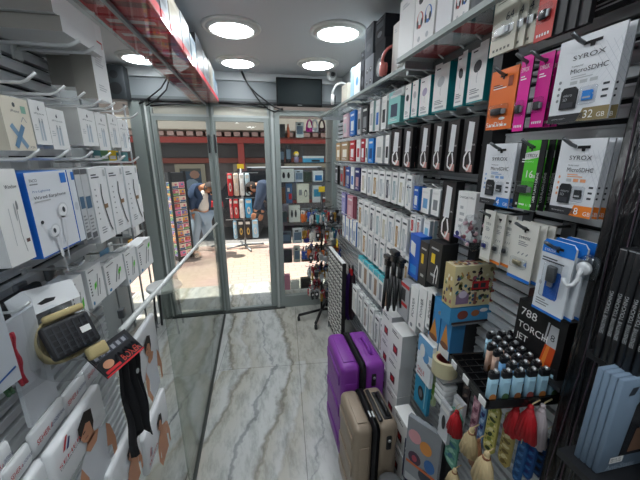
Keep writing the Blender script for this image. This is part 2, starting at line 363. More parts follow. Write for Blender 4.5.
WC=[('cable',M('c9c2ab',.5)),('cable',M('a9b4bd',.5)),('cable',GOLD),('cable',M('b9bfc2',.5)),('cable',M('3b4150',.5)),('cable',M('9fb3b8',.5))]
WN=['cream window','blue-grey window','gold window','pale grey window','dark window','sea-grey window']
def row_right(rowname,items,X,zt,zb,th=.016,depth=3,wfac=.86,hookz=True):
    """items: (px0,px1,style,desc,name,cat[,count[,zt,zb]]) from the doorway end"""
    for i,it in enumerate(items):
        px0,px1,style,desc,nm,cat=it[:6]; n=it[6] if len(it)>6 and it[6] else depth
        a,b=(it[7],it[8]) if len(it)>8 else (zt,zb); zm=(a+b)/2
        y0,y1=yat(px0,X,zm),yat(px1,X,zm); yc=(y0+y1)/2; w=abs(y0-y1)*wfac
        j=RND.uniform(-.003,.003)
        t=pack(nm,f'{desc}, {ORD[i+1]} from the door in {rowname}',cat,w,a-b,th*.85,style,rowname,i)
        put_r(t,X,yc,b+j); t.rotation_euler[2]+=RND.uniform(-.06,.06)
        first=t
        for k in range(1,n):
            q=dup(t,(X+k*th*1.15,yc+RND.uniform(-.002,.002),b+j+RND.uniform(-.002,.002)),RW+RND.uniform(-.03,.03),f'{desc}, {ORD[k+1]} behind the {ORD[i+1]} of {rowname}',rowname)
        if hookz: hook(XR,X-.02,yc,a+.009,f'chrome wire hook carrying the {ORD[i+1]} pack of {rowname}',f'hooks of {rowname}',.0028,WIRE,.014)

XF=.66
Z=lambda p,X=XF: onx(p,X).z
def cab(i): return WC[i%6],f'white cable pack with {WN[i%6]}'
# --- top hook row
zt,zb=Z((405,86)),Z((405,120))
B1=('buds',TEAL,DARK); B2=('buds',TEAL,LGREY); B3=('buds',TEAL,M('b3a9c4',.5))
items=[(342.5,348,('plain',M('d7b7c0',.5)),'pinkish accessory pack','accessory_pack','pack',2),(349,356,('plain',BLUE,BLUE,WHITE),'bright blue accessory pack','accessory_pack','pack',2),
 (357,361.5,('plain',LGREY,LGREY,DARK),'grey accessory pack','accessory_pack','pack',2),(362,368,('plain',DARK,DARK,GREY),'black accessory pack','accessory_pack','pack',2),(369,374,('plain',WHITE,M('b5d3d0',.5),LGREY),'pale accessory box','accessory_box','box',2),
 (375,380,('plain',WHITE,LGREY,BLUE),'white accessory pack with blue print','accessory_pack','pack',2),(381,387,('plain',WHITE,LGREY,DARK),'white accessory pack with dark print','accessory_pack','pack',2)]
row_right('the top hook row',items,XF,zt-.005,zb-.02)
items=[(388,401,('plain',M('8fd0cc',.4),M('6bb5b3',.4),M('3f4c63',.5)),'light teal phone case pack','case_pack','pack',2),(404,411,B1,'white earphone box with dark oval','earphone_box','box',1),(411.5,418,B2,'white earphone box with grey oval','earphone_box','box',1),(419,430.5,B3,'white earphone box with lilac oval','earphone_box','box',1)]
row_right('the teal-sided box row',items,XF,zt,zb,.045)
items=[(433,449,B2,'white earphone box with broad teal side','earphone_box','box',1),(455,466,B1,'white earphone box with small dark oval','earphone_box','box',1),(467,488,B1,'large white box with long dark oval','earphone_box','box',1)]
row_right('the large box row',items,XF,Z((460,54)),Z((460,107)),.05,1)
# --- second hook row (adapters)
zt,zb=Z((445,121)),Z((445,171))
items=[(336,340.5,('plain',M('b59468',.5),M('8f7450',.6),CREAM),'tan boxed charger','charger_box','box',2),(341,348.5,('plain',M('a98a66',.5),M('a08463',.6),CREAM),'brown boxed charger','charger_box','box',2),(349.5,355,('plain',RED,M('a8252c',.5),WHITE),'red accessory box','accessory_box','box',2),(356,360.5,('plain',WHITE,M('d9cfca',.5),RED),'white box with red print','accessory_box','box',2),(361,364.5,('plain',M('b02a3a',.5),RED,WHITE),'crimson accessory box','accessory_box','box',2),(365,367.8,('plain',WHITE,LGREY,DARK),'slim white accessory box','accessory_box','box',2),(368.3,373.5,('plain',M('2a8ee0',.4),BLUE,M('174a8a',.4)),'vivid blue accessory box','accessory_box','box',2),(374.5,384,('plain',M('e1e1de',.5),LGREY,M('a5a8a8',.5)),'wide pale grey accessory box','accessory_box','box',2),(385,389,('plain',WHITE,LGREY,DARK),'white box with dark photo','accessory_box','box',2)]
row_right('the second hook row',items,XF,zt-.02,zb+.012)
items=[(390.5,401,('adapter',),'black charger pack with white plug','charger_pack','pack'),(402,413,('adapter',),'black charger pack with white plug','charger_pack','pack'),(419,429.5,('adapter',),'black charger pack with white plug','charger_pack','pack'),(431.5,443.5,('adapter',),'black charger pack with white plug','charger_pack','pack'),(445,459,('adapter',),'black charger pack with white plug','charger_pack','pack'),(461,477.5,('adapter',),'black charger pack with white plug','charger_pack','pack')]
row_right('the black charger row',items,XF,zt,zb,.02,3,.9)
# --- third row
zt,zb=Z((380,171)),Z((380,199))
items=[(334.5,338.5,('plain',DARK,BLACK,LGREY),'dark grey accessory box','accessory_box','box',2),(339.5,344,('plain',M('8d8f90',.5),M('b7563f',.5),RED),'grey box with red print','accessory_box','box',2),(345.5,350,('plain',M('2f4f96',.45),M('2a3e80',.5),LGREY),'blue accessory box','accessory_box','box',2),(350.5,354,('plain',WHITE,LGREY,BLUE),'white box with blue print','accessory_box','box',2),(354.5,360,('plain',NAVY,M('1d2257',.5),M('c9a2a0',.5)),'navy accessory box','accessory_box','box',2)]
px=361
for i in range(8):
    s,d=cab(i); e=px+5.3+i*.22; items.append((px,e,s,d,'cable_pack','pack',3)); px=e+.35
row_right('the third hook row',items,XF,zt,zb)
items=[(404.5,412,('cable',M('d9dcd4',.5)),'white cable pack with orange top','cable_pack','pack',2),(413,419,('plain',M('1c63c9',.4),BLUE,WHITE),'bright blue cable pack','cable_pack','pack',2),(421,430,('plain',WHITE,M('a9b3b8',.5),M('6fa8d8',.5)),'white cable pack with blue bars','cable_pack','pack',2),(431,440,('plain',WHITE,M('a9b3b8',.5),GREY),'white cable pack with grey bars','cable_pack','pack',2)]
row_right('the blue pack row',items,XF,Z((425,188)),Z((425,213)))
t=pack('charger_pack','tall black charger pack with white plug beside the long white box','pack',.075,.2,.03,('adapter',),None); y,wd,z,h=quad(.62,(442,186),(457,190),(450,243)); put_r(t,.62,y,z)
# long white box
y,wd,z,h=quad(.62,(459,191),(477,193),(458,238)); k=MB(); k.box(-wd/2,wd/2,0,.03,0,h,WHITE); k.tv('CHARGER',-wd*.4,wd*.1,h*.86,INK); k.tv('TYPE-C',wd*.12,wd*.44,h*.87,INK); k.pe(-wd*.3,h*.1,wd*.12,wd*.1,NAVY); k.pr(wd*.08,wd*.085,0,h,LGREY); k.pr(-wd/2,wd/2,0,h*.05,M('5b4f9b',.5)); k.lines(-wd*.3,0,h*.7,4,.02,LGREY)
t=tag(k.build('charger_box'),'long white charger box with purple foot at the end of third row','box'); put_r(t,.62,y,z)
# --- fourth, fifth rows
zt,zb=Z((372,205)),Z((372,234))
items=[(341,346,('plain',M('9a94c8',.5),M('5a5f9c',.5),M('b9b4da',.5)),'lilac accessory box','accessory_box','box',2),(347,353,('plain',M('d59aa6',.5),M('a65a68',.5),M('e6bcc4',.5)),'rose accessory box','accessory_box','box',2)]
px=358
for i in range(8):
    s,d=cab(i+2); e=px+5.2+i*.2; items.append((px,e,s,d,'cable_pack','pack',3)); px=e+.3
row_right('the fourth hook row',items,XF,zt,zb)
items=[(410,415.5,('cable',RED),'white cable pack with red window','cable_pack','pack',2),(416,421,('cable',M('b8645a',.5)),'white cable pack with brick window','cable_pack','pack',2),(423,430,('plain',WHITE,M('9fb0b6',.5),M('7fc0dc',.5)),'white pack with sky-blue panel','cable_pack','pack',2)]
row_right('the red window row',items,XF,Z((420,218)),Z((420,237)))
zt,zb=Z((372,233)),Z((372,262))
items=[]
for i,q in enumerate((342,345.6,349.2,352.6)): items.append((q,q+3.3,('plain',WHITE,BLUE,M('a9b4c2',.5)),'white box with blue top','accessory_box','box',2))
px=356.5
for i in range(6):
    s,d=cab(i+1); e=px+5+i*.2; items.append((px,e,s,d,'cable_pack','pack',3)); px=e+.3
for i in range(3):
    s,d=cab(i); items.append((390+i*6.5,396+i*6.5,s,d,'cable_pack','pack',2))
row_right('the fifth hook row',items,XF,zt,zb)
# --- sixth row: teal topped, thick boxes
zt,zb=Z((373,269)),Z((373,297))
items=[]; px=358
for i in range(6): items.append((px,px+4.7,('plain',WHITE,M('dfe3e3',.5),(M('9a7f6a',.5) if i%2 else M('8b8f93',.5))),'white boxed lamp with teal top','teal_topped_box','box',1)); px+=5
for i,it in enumerate(items):
    X=XF; zm=(zt+zb)/2; y0,y1=yat(it[0],X,zm),yat(it[1],X,zm); w=abs(y1-y0)*.93; h=zt-zb
    k=MB(); k.box(-w/2,w/2,0,.11,0,h,WHITE,side=M('dbe0e0',.5),top=M('5cc4d0',.5)); k.pr(-w*.3,w*.3,h*.15,h*.75,it[2][3]); k.pr(-w*.5,w*.5,h*.86,h,M('5cc4d0',.5))
    for a in range(3): k.add([(-w*.3,.02+a*.03,h+.0005),(w*.3,.02+a*.03,h+.0005),(w*.3,.03+a*.03,h+.0005),(-w*.3,.03+a*.03,h+.0005)],[(0,1,2,3)],M('2b8f9e',.5))
    t=tag(k.build('teal_topped_box'),f'white box with teal top, {ORD[i+1]} from the door in the teal-topped row','box','teal-topped boxes'); put_r(t,X,(y0+y1)/2,zb)
# lowest row
zt,zb=Z((370,306)),Z((370,337)); items=[]
for i,(a,b) in enumerate(((352,357),(357.5,362.5),(363,368),(368.5,373.5),(374,379),(379.5,384))):
    items.append((a,b,('cable',[M('d8d6cf',.5),GREY,M('a8968f',.5)][i%3]),'pale cable pack with '+['cream','grey','brown'][i%3]+' window','cable_pack','pack',2))
row_right('the lowest hook row',items,XF,zt,zb)
# shelf ledge strips under rows (price rails)
for i,(zz,ya,yb) in enumerate(((Z((380,201)),1.0,2.95),(Z((372,264)),1.25,2.9),(Z((445,176)),.86,2.9))):
    tag(MB().box(XR-.012,XR,ya,yb,zz-.012,zz+.008,STEEL).build('price_rail'),['steel price rail under the third hook row of white packs','steel price rail under the fifth hook row','steel price rail under the black charger row'][i],'rail','price rails')

# --- middle-height things nearer: blue pack, black packs with yellow stickers, red topped pack, book-like boxes
y,wd,z,h=quad(.62,(411,234),(421,236),(417,281)); k=MB(); k.box(-wd/2,wd/2,0,.05,0,h,M('1b5fc4',.4)); k.pp([(-wd*.4,h*.55),(wd*.1,h*.5),(wd*.1,h*.8),(-wd*.4,h*.85)],PAPER); k.pr(-wd*.3,wd*.3,h*.1,h*.3,M('2a8ad8',.4))
t=tag(k.build('blue_pack'),'tall royal blue pack between white cable packs and black bags','pack'); put_r(t,.62,y,z)
for i,(a,b) in enumerate(((421,429),(430,443))):
    y,wd,z,h=quad(.61-.02*i,(a,241),(b,243),((a+b)/2,288)); k=MB(); k.box(-wd/2,wd/2,0,.06,0,h,M('222326',.35)); k.pr(-wd*.25,wd*.05,h*.5,h*.72,YELLOW); k.pr(-wd*.3,wd*.3,h*.82,h*.86,LGREY); k.pr(-wd*.2,wd*.2,h*.2,h*.26,LGREY)
    if i: k.pl([(wd*.1,h*.05),(wd*.12,h*.3),(wd*.25,h*.5),(wd*.35,h*.4),(wd*.3,h*.08)],wd*.06,WHITE,2)
    t=tag(k.build('cable_bag'),['black cable bag with yellow sticker next to the royal blue pack','black cable bag with yellow sticker and white looped cable'][i],'bag','black cable bags'); put_r(t,.61-.02*i,y,z)
y,wd,z,h=quad(.60,(399,282),(410,284),(403,318)); k=MB(); k.box(-wd/2,wd/2,0,.05,0,h,M('a9abae',.4)); k.pr(-wd*.5,wd*.5,h*.9,h,RED); k.pr(-wd*.4,wd*.4,h*.35,h*.45,RED); k.pr(-wd*.2,wd*.2,h*.5,h*.85,DARK)
t=tag(k.build('tool_pack'),'slim grey pack with red header beside the black tripods','pack'); put_r(t,.60,y,z)
for i in range(3):
    y,wd,z,h=quad(.60,(411.5+i*8.5,286+i*1.5),(419+i*8.5,288+i*1.5),(416+i*8,334)); k=MB(); k.box(-wd/2,wd/2,0,.10,0,h,WHITE,side=M('cfd2d2',.5)); k.text('POWER',wd*.12,h*.3,h*.13,INK,rot=PI/2); k.pe(-wd*.1,h*.1,wd*.16,wd*.16,GREY)
    t=tag(k.build('tall_white_box'),f'tall white box with upright lettering, {ORD[i+1]} of the three right of the tripods','box','tall white boxes'); put_r(t,.60,y,z)

# mini tripods hanging
def tripod(label,px,py,pyb,X,g):
    a=onx((px,py),X); bz=onx((px,pyb),X).z; hh=a.z-bz
    t=thing('mini_tripod',label,'tripod',(X,a.y,bz),RW,g); P=M('17181a',.35)
    k=MB(); k.tube([(0,0,hh*.55),(0,0,hh*.8)],.011,P,10); k.rbox(-.018,.018,-.012,.012,hh*.8,hh*.92,.005,P); k.build('column',t)
    MB().rbox(-.03,.03,-.014,.014,hh*.92,hh,.006,P).build('phone_clamp',t)
    for s in (-1,0,1): 
        MB().tube([(s*.012,-.006*(s==0),hh*.58),(s*.028,-.012*(s==0),0.02),(s*.03,-.012*(s==0),0)],[.008,.0085,.006],P,8).build('leg',t)
tripod('small black folded tripod hanging nearest the teal-topped boxes',388.5,255,312,.60,'mini tripods'); tripod('small black folded tripod with its clamp highest, middle of three',395,250,312,.585,'mini tripods'); tripod('small black folded tripod nearest the slim grey pack',401,258,308,.60,'mini tripods')

# --- stacks of white boxes on the floor behind the suitcases
def white_box(w,h,d):
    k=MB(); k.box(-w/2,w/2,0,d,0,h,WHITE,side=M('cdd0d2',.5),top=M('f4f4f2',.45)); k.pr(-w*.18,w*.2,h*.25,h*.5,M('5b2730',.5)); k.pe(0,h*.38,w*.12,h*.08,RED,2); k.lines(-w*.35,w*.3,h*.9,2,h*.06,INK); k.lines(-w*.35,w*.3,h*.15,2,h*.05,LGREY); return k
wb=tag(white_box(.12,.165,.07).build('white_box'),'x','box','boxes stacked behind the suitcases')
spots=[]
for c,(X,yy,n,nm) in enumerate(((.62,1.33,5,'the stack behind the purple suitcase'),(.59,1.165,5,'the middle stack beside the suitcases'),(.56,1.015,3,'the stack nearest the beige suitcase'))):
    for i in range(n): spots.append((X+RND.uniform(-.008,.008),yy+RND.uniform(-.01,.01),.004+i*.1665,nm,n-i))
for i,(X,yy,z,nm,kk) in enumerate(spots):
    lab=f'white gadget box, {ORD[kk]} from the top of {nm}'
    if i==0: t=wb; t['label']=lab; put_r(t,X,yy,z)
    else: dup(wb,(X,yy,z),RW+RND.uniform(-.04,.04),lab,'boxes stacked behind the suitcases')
# =========================================================== NEAR RIGHT RACK
XC=.58
def rhook(y,z,label,x0=XN,xt=XC-.03,g='hooks of the memory card rack'): return hook(x0,xt,y,z,label,g,.0035,M('6d7073',.3,.8),.014)
def hole(k,h,w,cx=0): # euro slot
    k.pp([(cx-w,h-.012),(cx+w,h-.012),(cx+w,h-.017),(cx+w*.3,h-.017),(cx+w*.25,h-.022),(cx-w*.25,h-.022),(cx-w*.3,h-.017),(cx-w,h-.017)],BLACK,3)
def sdhc(w,h,cap,capw,accent,chip,band):
    k=MB(); k.box(-w/2,w/2,0,.003,0,h,M('e4e6ea',.4),side=M('b9bcc2',.5)); hole(k,h,w*.14,w*.06)
    for i in range(6): k.pl([(w*(.05+.1*i),h*.86),(w*.5,h*(.86-.12*(5-i)*.8))],.0006,M('c7cbd2',.5))
    for i in range(4): k.pl([(w*.5,h*(.9-.1*i)),(w*(-.05+.1*i),h*.35)],.0005,M('cfd3d9',.5))
    k.tv('SYROX',-w*.22,w*.28,h*.735,M('26282e',.5),3,h*.055)
    k.text('Professional',-w*.22,h*.655,h*.03,INK); k.tv('MicroSDHC',-w*.22,w*.36,h*.58,M('26282e',.5),3,h*.055)
    k.lines(-w*.2,w*.2,h*.55,2,h*.026,accent)
    for i in range(3): k.pr(-w*.2+i*w*.16,-w*.08+i*w*.16,h*.45,h*.49,accent if i else LGREY)
    for i in range(4): k.pe(-w*.38,h*(.28+.075*i),w*.025,h*.02,accent if accent is not LGREY else GREY)
    for i in range(3): k.pr(w*.34,w*.43,h*(.24+.07*i),h*(.265+.07*i),INK)
    k.pr(-w/2,w*.12,0,h*.1,M('2b2b2f',.5)); k.text('LIFETIME CAPACITY',-w*.42,h*.04,h*.022,LGREY)
    k.pp([(w*.02,0),(w*.5,0),(w*.5,h*.15),(w*.10,h*.15)],band); k.text(cap,w*.12,h*.03,h*.13,WHITE,3); k.text('GB',w*.335,h*.03,h*.075,WHITE,3)
    body=k
    ad=MB(); ad.prism([(-w*.30,h*.16),(-w*.03,h*.16),(-w*.03,h*.38),(-w*.08,h*.42),(-w*.26,h*.42),(-w*.30,h*.38)],-.0035,-.0005,M('202226',.4)); ad.text('micro',-w*.25,h*.31,h*.05,LGREY,1,y=-.0035); ad.text('SD',-w*.25,h*.26,h*.05,LGREY,1,y=-.0035); ad.pr(-w*.27,-w*.06,h*.18,h*.24,M('3a3c42',.4),1,-.0035)
    mc=MB(); mc.prism([(w*.06,h*.24),(w*.22,h*.24),(w*.22,h*.29),(w*.2,h*.31),(w*.22,h*.33),(w*.2,h*.35),(w*.06,h*.35)],-.003,-.0005,chip); mc.pr(w*.08,w*.2,h*.26,h*.28,LGREY,1,-.003)
    bl=MB(); bl.rbox(w*.02,w*.28,-.006,-.0004,h*.19,h*.4,.0025,FILM,2)
    return body,ad,mc,bl
def put_card(name,label,X,q,parts,grp=None):
    y,wd,z,h=q; t=thing(name,label,'memory card',(X,y,z),RW,grp); b,a,m,l=parts(wd,h)
    b.build('backing_card',t); a.build('adapter_card',t); m.build('memory_chip',t); l.build('blister',t); return t
G32=M('8f7f58',.4)
q=quad(XC,(562,42),(629,21),(550,124)); t=put_card('memory_card_pack','large silver 32 GB memory card pack hanging at the top beside the wrapped post',XC,q,lambda w,h: sdhc(w,h,'32',.4,LGREY,M('2e8be0',.4),G32))
dup(t,(XC+.012,q[0]-.004,q[2]),RW+.02,'silver memory card pack hanging right behind the large 32 GB one'); rhook(q[0]+.01,q[2]+q[3]-.013,'dark steel hook carrying the 32 GB memory card packs')
q=quad(XC,(562,141),(609,136),(551,212)); t=put_card('memory_card_pack','silver 8 GB memory card pack with orange corner',XC,q,lambda w,h: sdhc(w,h,'8',.4,M('e9a071',.5),M('2b2d31',.4),ORANGE))
for i in (1,2): dup(t,(XC+.010*i,q[0]-.004*i,q[2]),RW+.015*i,f'silver memory card pack with orange corner, {ORD[i+1]} back behind the 8 GB one')
rhook(q[0]+.012,q[2]+q[3]-.013,'dark steel hook carrying the 8 GB memory card packs')
q=quad(XC,(487,145),(518,142),(482,203)); t=put_card('memory_card_pack','silver 4 GB memory card pack with blue corner',XC,q,lambda w,h: sdhc(w,h,'4',.4,M('7fa6d6',.5),M('2b2d31',.4),M('1f7ad2',.4)))
dup(t,(XC+.011,q[0]-.004,q[2]),RW+.02,'silver memory card pack with blue corner, right behind the 4 GB one'); rhook(q[0],q[2]+q[3]-.013,'dark steel hook carrying the 4 GB memory card packs')

def usb_card(name,label,q,X,main,edge,cap,brand,stick,drive=True,capcol=None,grp=None,d=.003,bot=None):
    y,w,z,h=q; t=thing(name,label,'flash drive',(X,y,z),RW,grp); k=MB(); k.box(-w/2,w/2,0,d,0,h,main,side=edge); hole(k,h,w*.13)
    if brand: k.tv(brand[0],-w*.36,w*.3,h*.79,brand[1],3,h*.06); 
    k.lines(-w*.36,w*.2,h*.74,2,h*.035,capcol or WHITE)
    if cap: k.text(cap,-w*.1 if len(cap)<3 else -w*.3,h*.45,h*.15,capcol or WHITE,3)
    for i in range(5): k.pr(-w*.36+i*w*.15,-w*.27+i*w*.15,h*.05,h*.085,capcol or WHITE)
    if bot: k.pr(-w/2,w/2,0,h*.09,bot)
    k.build('backing_card',t)
    s=MB(); s.rbox(-w*.3,w*.12,-.008,-.001,h*.24,h*.36,.003,stick,2); s.box(w*.12,w*.26,-.006,-.002,h*.26,h*.34,STEEL); s.build('flash_drive',t)
    MB().rbox(-w*.36,w*.34,-.010,-.0006,h*.2,h*.42,.004,FILM,2).build('blister',t); return t
q=quad(XC,(493,72),(520,65),(481,131)); t=usb_card('flash_drive_pack','bright orange flash drive pack below the beige cards',q,XC,M('ea7430',.4),M('c85f28',.5),None,None,M('2a2a2c',.3))
k=MB(); w,h=q[1],q[3]; k.tv('SanDisk',-w*.46,w*.25,h*.045,WHITE,3,h*.085); k.pr(w*.2,w*.36,h*.7,h*.86,M('8c3c22',.5),3); k.lines(-w*.36,w*.05,h*.76,2,h*.03,M('7c2f1c',.5),3); k.pe(w*.12,h*.18,w*.12,h*.025,WHITE,2); k.build('lettering',t)
dup(t,(XC+.014,q[0]-.006,q[2]),RW+.02,'orange flash drive pack right behind the bright orange one'); rhook(q[0],q[2]+q[3]-.013,'dark steel hook carrying the orange packs')
q=quad(XC,(523,57),(535,53),(519,131)); t=usb_card('flash_drive_pack','narrow magenta flash drive pack next to the orange pack',q,XC,M('e3219a',.4),M('1b1b1d',.4),None,('SYROX',WHITE),DARK); rhook(q[0],q[2]+q[3]-.013,'dark steel hook carrying the narrow magenta pack')
q=quad(XC+.01,(541,55),(556,50),(537,127)); t=usb_card('flash_drive_pack','magenta flash drive pack with black edge beside the 32 GB card',q,XC+.01,M('d91f93',.4),M('1b1b1d',.4),None,('SYROX',WHITE),DARK); rhook(q[0],q[2]+q[3]-.013,'dark steel hook carrying the black-edged magenta pack')
for i in (1,2): dup(t,(XC+.01+.012*i,q[0]-.005*i,q[2]),RW,f'magenta flash drive pack with black edge, {ORD[i+1]} back on its hook')
q=quad(XC,(522,143),(548,137),(518,208)); y,w,z,h=q; t=usb_card('flash_drive_pack','black flash drive pack with broad lime green stripe',(y,w,z,h),XC,M('1d1d1f',.4),M('1b1b1d',.4),None,None,M('3a3b3f',.3))
k=MB(); k.pr(-w*.24,w*.3,h*.0,h,M('59c936',.4),1); k.pp([(-w*.24,h*.72),(w*.3,h*.76),(w*.3,h*.86),(-w*.24,h*.82)],PAPER,2); k.tv('SYROX',-w*.2,w*.26,h*.76,BLACK,3,h*.05); k.text('16',-w*.14,h*.47,h*.15,WHITE,3); k.text('GB',w*.12,h*.47,h*.06,WHITE,3); k.text('USB FLASH DRIVE',w*.43,h*.12,h*.055,WHITE,3,rot=PI/2); k.lines(-w*.18,w*.2,h*.08,1,h*.04,WHITE,3); k.build('printed_stripe',t); rhook(y,z+h-.013,'dark steel hook carrying the lime striped packs')
for i in (1,2): dup(t,(XC+.013*i,q[0]-.006*i,q[2]),RW,f'black flash drive pack with lime green stripe, {ORD[i+1]} back on its hook')
# top: 64 GB beige and red
q=quad(XC,(489,57),(513,50),.155); t=usb_card('flash_drive_pack','beige 64 GB flash drive pack at the top left of the card rack',q,XC,M('cfcaba',.45),M('b5b0a2',.5),None,('SYROX',INK),WHITE,capcol=M('6a675e',.5))
k=MB(); w,h=q[1],q[3]; k.text('64',w*.05,h*.42,h*.16,INK,3); k.build('lettering',t)
for i in (1,2,3): dup(t,(XC+.006*i,q[0]-.02*i,q[2]+.001*i),RW,f'beige 64 GB flash drive pack, {ORD[i+1]} of the overlapping row')
q=quad(XC,(533,43),(551,37),.15); t=usb_card('flash_drive_pack','red flash drive pack with black drive beside the beige packs',q,XC,M('c5362f',.4),M('1b1b1d',.4),None,('SYROX',WHITE),M('2b2c30',.3))
for i in (1,2,3):
    k=MB(); k.box(-q[1]/2,q[1]/2,0,.011,0,q[3],M('1d1d20',.4),side=M('141416',.35)); k.lines(-q[1]*.4,q[1]*.4,q[3]*.9,3,.012,GREY); b_=tag(k.build('flash_drive_pack'),f'black-spined flash drive pack, {ORD[i]} behind the red one at the top','flash drive','black-spined packs at the top'); put_r(b_,XC+.004*i,q[0]-.020*i,q[2]+.001*i)
p=onx((598,16),.66); k=MB(); k.box(-.06,.06,0,.004,0,.05,M('26272a',.4)); k.lines(-.05,.03,.02,2,.007,LGREY); k.text('USB 3.0',-.05,.026,.016,LGREY); t=tag(k.build('shelf_sign'),'dark shelf sign above the 32 GB memory card','sign'); put_r(t,.66,p.y-.04,p.z)

# lower row: white packs, SYROX 4, blue adapter
q=quad(XC,(486,209),(496,212),(483,260)); 
def white_usb(label,q,X,bot,cap,stick):
    y,w,z,h=q; t=thing('flash_drive_pack',label,'flash drive',(X,y,z),RW); k=MB(); k.box(-w/2,w/2,0,.003,0,h,M('dedcd4',.45),side=M('bab6aa',.5)); hole(k,h,w*.14)
    k.tv('SYROX',-w*.22,w*.26,h*.72,INK,3,h*.05); k.lines(-w*.22,w*.25,h*.68,3,h*.03,GREY); 
    for i in range(3): k.pp([(-w*.2+i*w*.18,h*.46),(-w*.12+i*w*.18,h*.5),(-w*.1+i*w*.18,h*.48),(-w*.18+i*w*.18,h*.44)],GREY)
    if cap: k.text(cap,w*.16,h*.26,h*.13,M('2b6ec0',.5),3)
    k.pr(-w/2,w/2,0,h*.055,bot); k.build('backing_card',t)
    s=MB(); s.rbox(-w*.28,w*.08,-.008,-.001,h*.26,h*.35,.003,stick,2); s.build('flash_drive',t); MB().rbox(-w*.36,w*.3,-.01,-.0006,h*.22,h*.4,.004,FILM,2).build('blister',t); return t
white_usb('narrow off-white flash drive pack hanging beneath the 4 GB card',q,XC,M('c9c4b6',.5),None,NAVY); rhook(q[0],q[2]+q[3]-.013,'dark steel hook carrying the narrow off-white packs')
q=quad(XC+.012,(497,213),(507,215),(493,263)); t=white_usb('off-white flash drive pack with orange foot, nearer one of two',q,XC+.012,ORANGE,None,DARK); dup(t,(XC+.02,q[0]-.022,q[2]),RW,'off-white flash drive pack with orange foot, half hidden by the next pack')
q=quad(XC,(516,220),(540,226),(505,274)); t=white_usb('white flash drive pack with blue foot and gold drive',q,XC,M('1f74d0',.45),'4',M('a39a80',.3,.6)); rhook(q[0],q[2]+q[3]-.013,'dark steel hook carrying the blue-footed packs')
for i in (1,2): dup(t,(XC+.012*i,q[0]-.008*i,q[2]),RW,f'white flash drive pack with blue foot, {ORD[i+1]} back on its hook')
q=quad(XC-.01,(545,238),(578,246),(533,307)); y,w,z,h=q; t=thing('adapter_pack','white pack with blue top holding a grey plug adapter','adapter',(XC-.01,y,z),RW); k=MB()
k.prism([(-w/2+.006,0),(w/2-.006,0),(w/2,.006),(w/2,h-.008),(w/2-.008,h),(-w/2+.008,h),(-w/2,h-.008),(-w/2,.006)],0,.004,M('e2e7ec',.4)); k.pp([(-w*.5,h*.82),(w*.5,h*.82),(w*.5,h*.95),(w*.42,h),(-w*.42,h),(-w*.5,h*.95)],M('1c77d4',.4)); k.pr(-w*.5,w*.5,0,h*.035,M('1c77d4',.4)); hole(k,h,w*.17)
k.text('SYROX',-w*.42,h*.84,h*.05,WHITE,3); k.lines(-w*.44,w*.36,h*.76,2,h*.035,INK,2); k.pp([(-w*.22,h*.22),(w*.2,h*.22),(w*.24,h*.26),(w*.24,h*.58),(w*.2,h*.6),(-w*.18,h*.6),(-w*.22,h*.56)],M('1b63c2',.4)); k.lines(-w*.4,w*.1,h*.18,3,h*.035,GREY); k.pe(-w*.36,h*.4,w*.05,h*.03,LGREY); k.build('backing_card',t)
s=MB(); s.rbox(-w*.13,w*.13,-.011,-.001,h*.46,h*.68,.003,M('5a5d60',.3,.4),2); s.box(-w*.07,w*.07,-.008,-.003,h*.4,h*.46,STEEL); s.build('plug_adapter',t); MB().rbox(-w*.24,w*.26,-.013,-.0006,h*.24,h*.72,.005,FILM,2).build('blister',t); rhook(y,z+h-.013,'dark steel hook carrying the blue-topped adapter packs',xt=XC-.045)
for i in (1,2): dup(t,(XC-.01+.012*i,y-.011*i,z+.004*i),RW-.03,f'white adapter pack with blue top, {ORD[i+1]} back on its hook')

# torch lighter box
q=quad(.60,(520,300),(568,327),(512,337)); y,w,z,_=q; h=.135; w*=1.02; z=onx((545,311),.60).z-h
t=thing('torch_lighter_box','black lettered torch lighter box with an orange lighter picture','box',(.60,y,z),RW); k=MB(); k.box(-w/2,w/2,0,.05,0,h,M('131214',.35)); k.text('788',-w*.42,h*.74,h*.2,WHITE,2,sx=1.1); k.text('TORCH',-w*.43,h*.50,h*.17,WHITE,2); k.text('JET',-w*.42,h*.28,h*.17,WHITE,2); k.pp([(w*.10,0),(w*.34,0),(w*.38,h*.48),(w*.18,h*.48)],M('d8501c',.4)); k.pp([(w*.14,0),(w*.22,0),(w*.28,h*.48),(w*.22,h*.48)],M('f08a3a',.4),2); k.pp([(w*.19,h*.48),(w*.38,h*.48),(w*.37,h*.84),(w*.22,h*.84)],M('b9bcc0',.3)); k.text('8',w*.25,h*.58,h*.16,DARK,2); k.pl([(w*.15,h*.5),(w*.18,h*.86)],w*.03,LGREY); k.build('box',t)
t=tag(MB().box(-.03,.03,0,.03,0,.12,M('3a1314',.4),side=M('5c1a18',.4)).build('torch_lighter_box'),'dark maroon lighter box standing behind the black torch lighter box','box'); put_r(t,.655,y+w*.5,z+.022)
tag(MB().box(.59,.70,y-.08,y+.09,z-.012,z-.001,M('2a2b2e',.4)).build('wall_shelf'),'narrow dark shelf carrying the black torch lighter box','shelf')

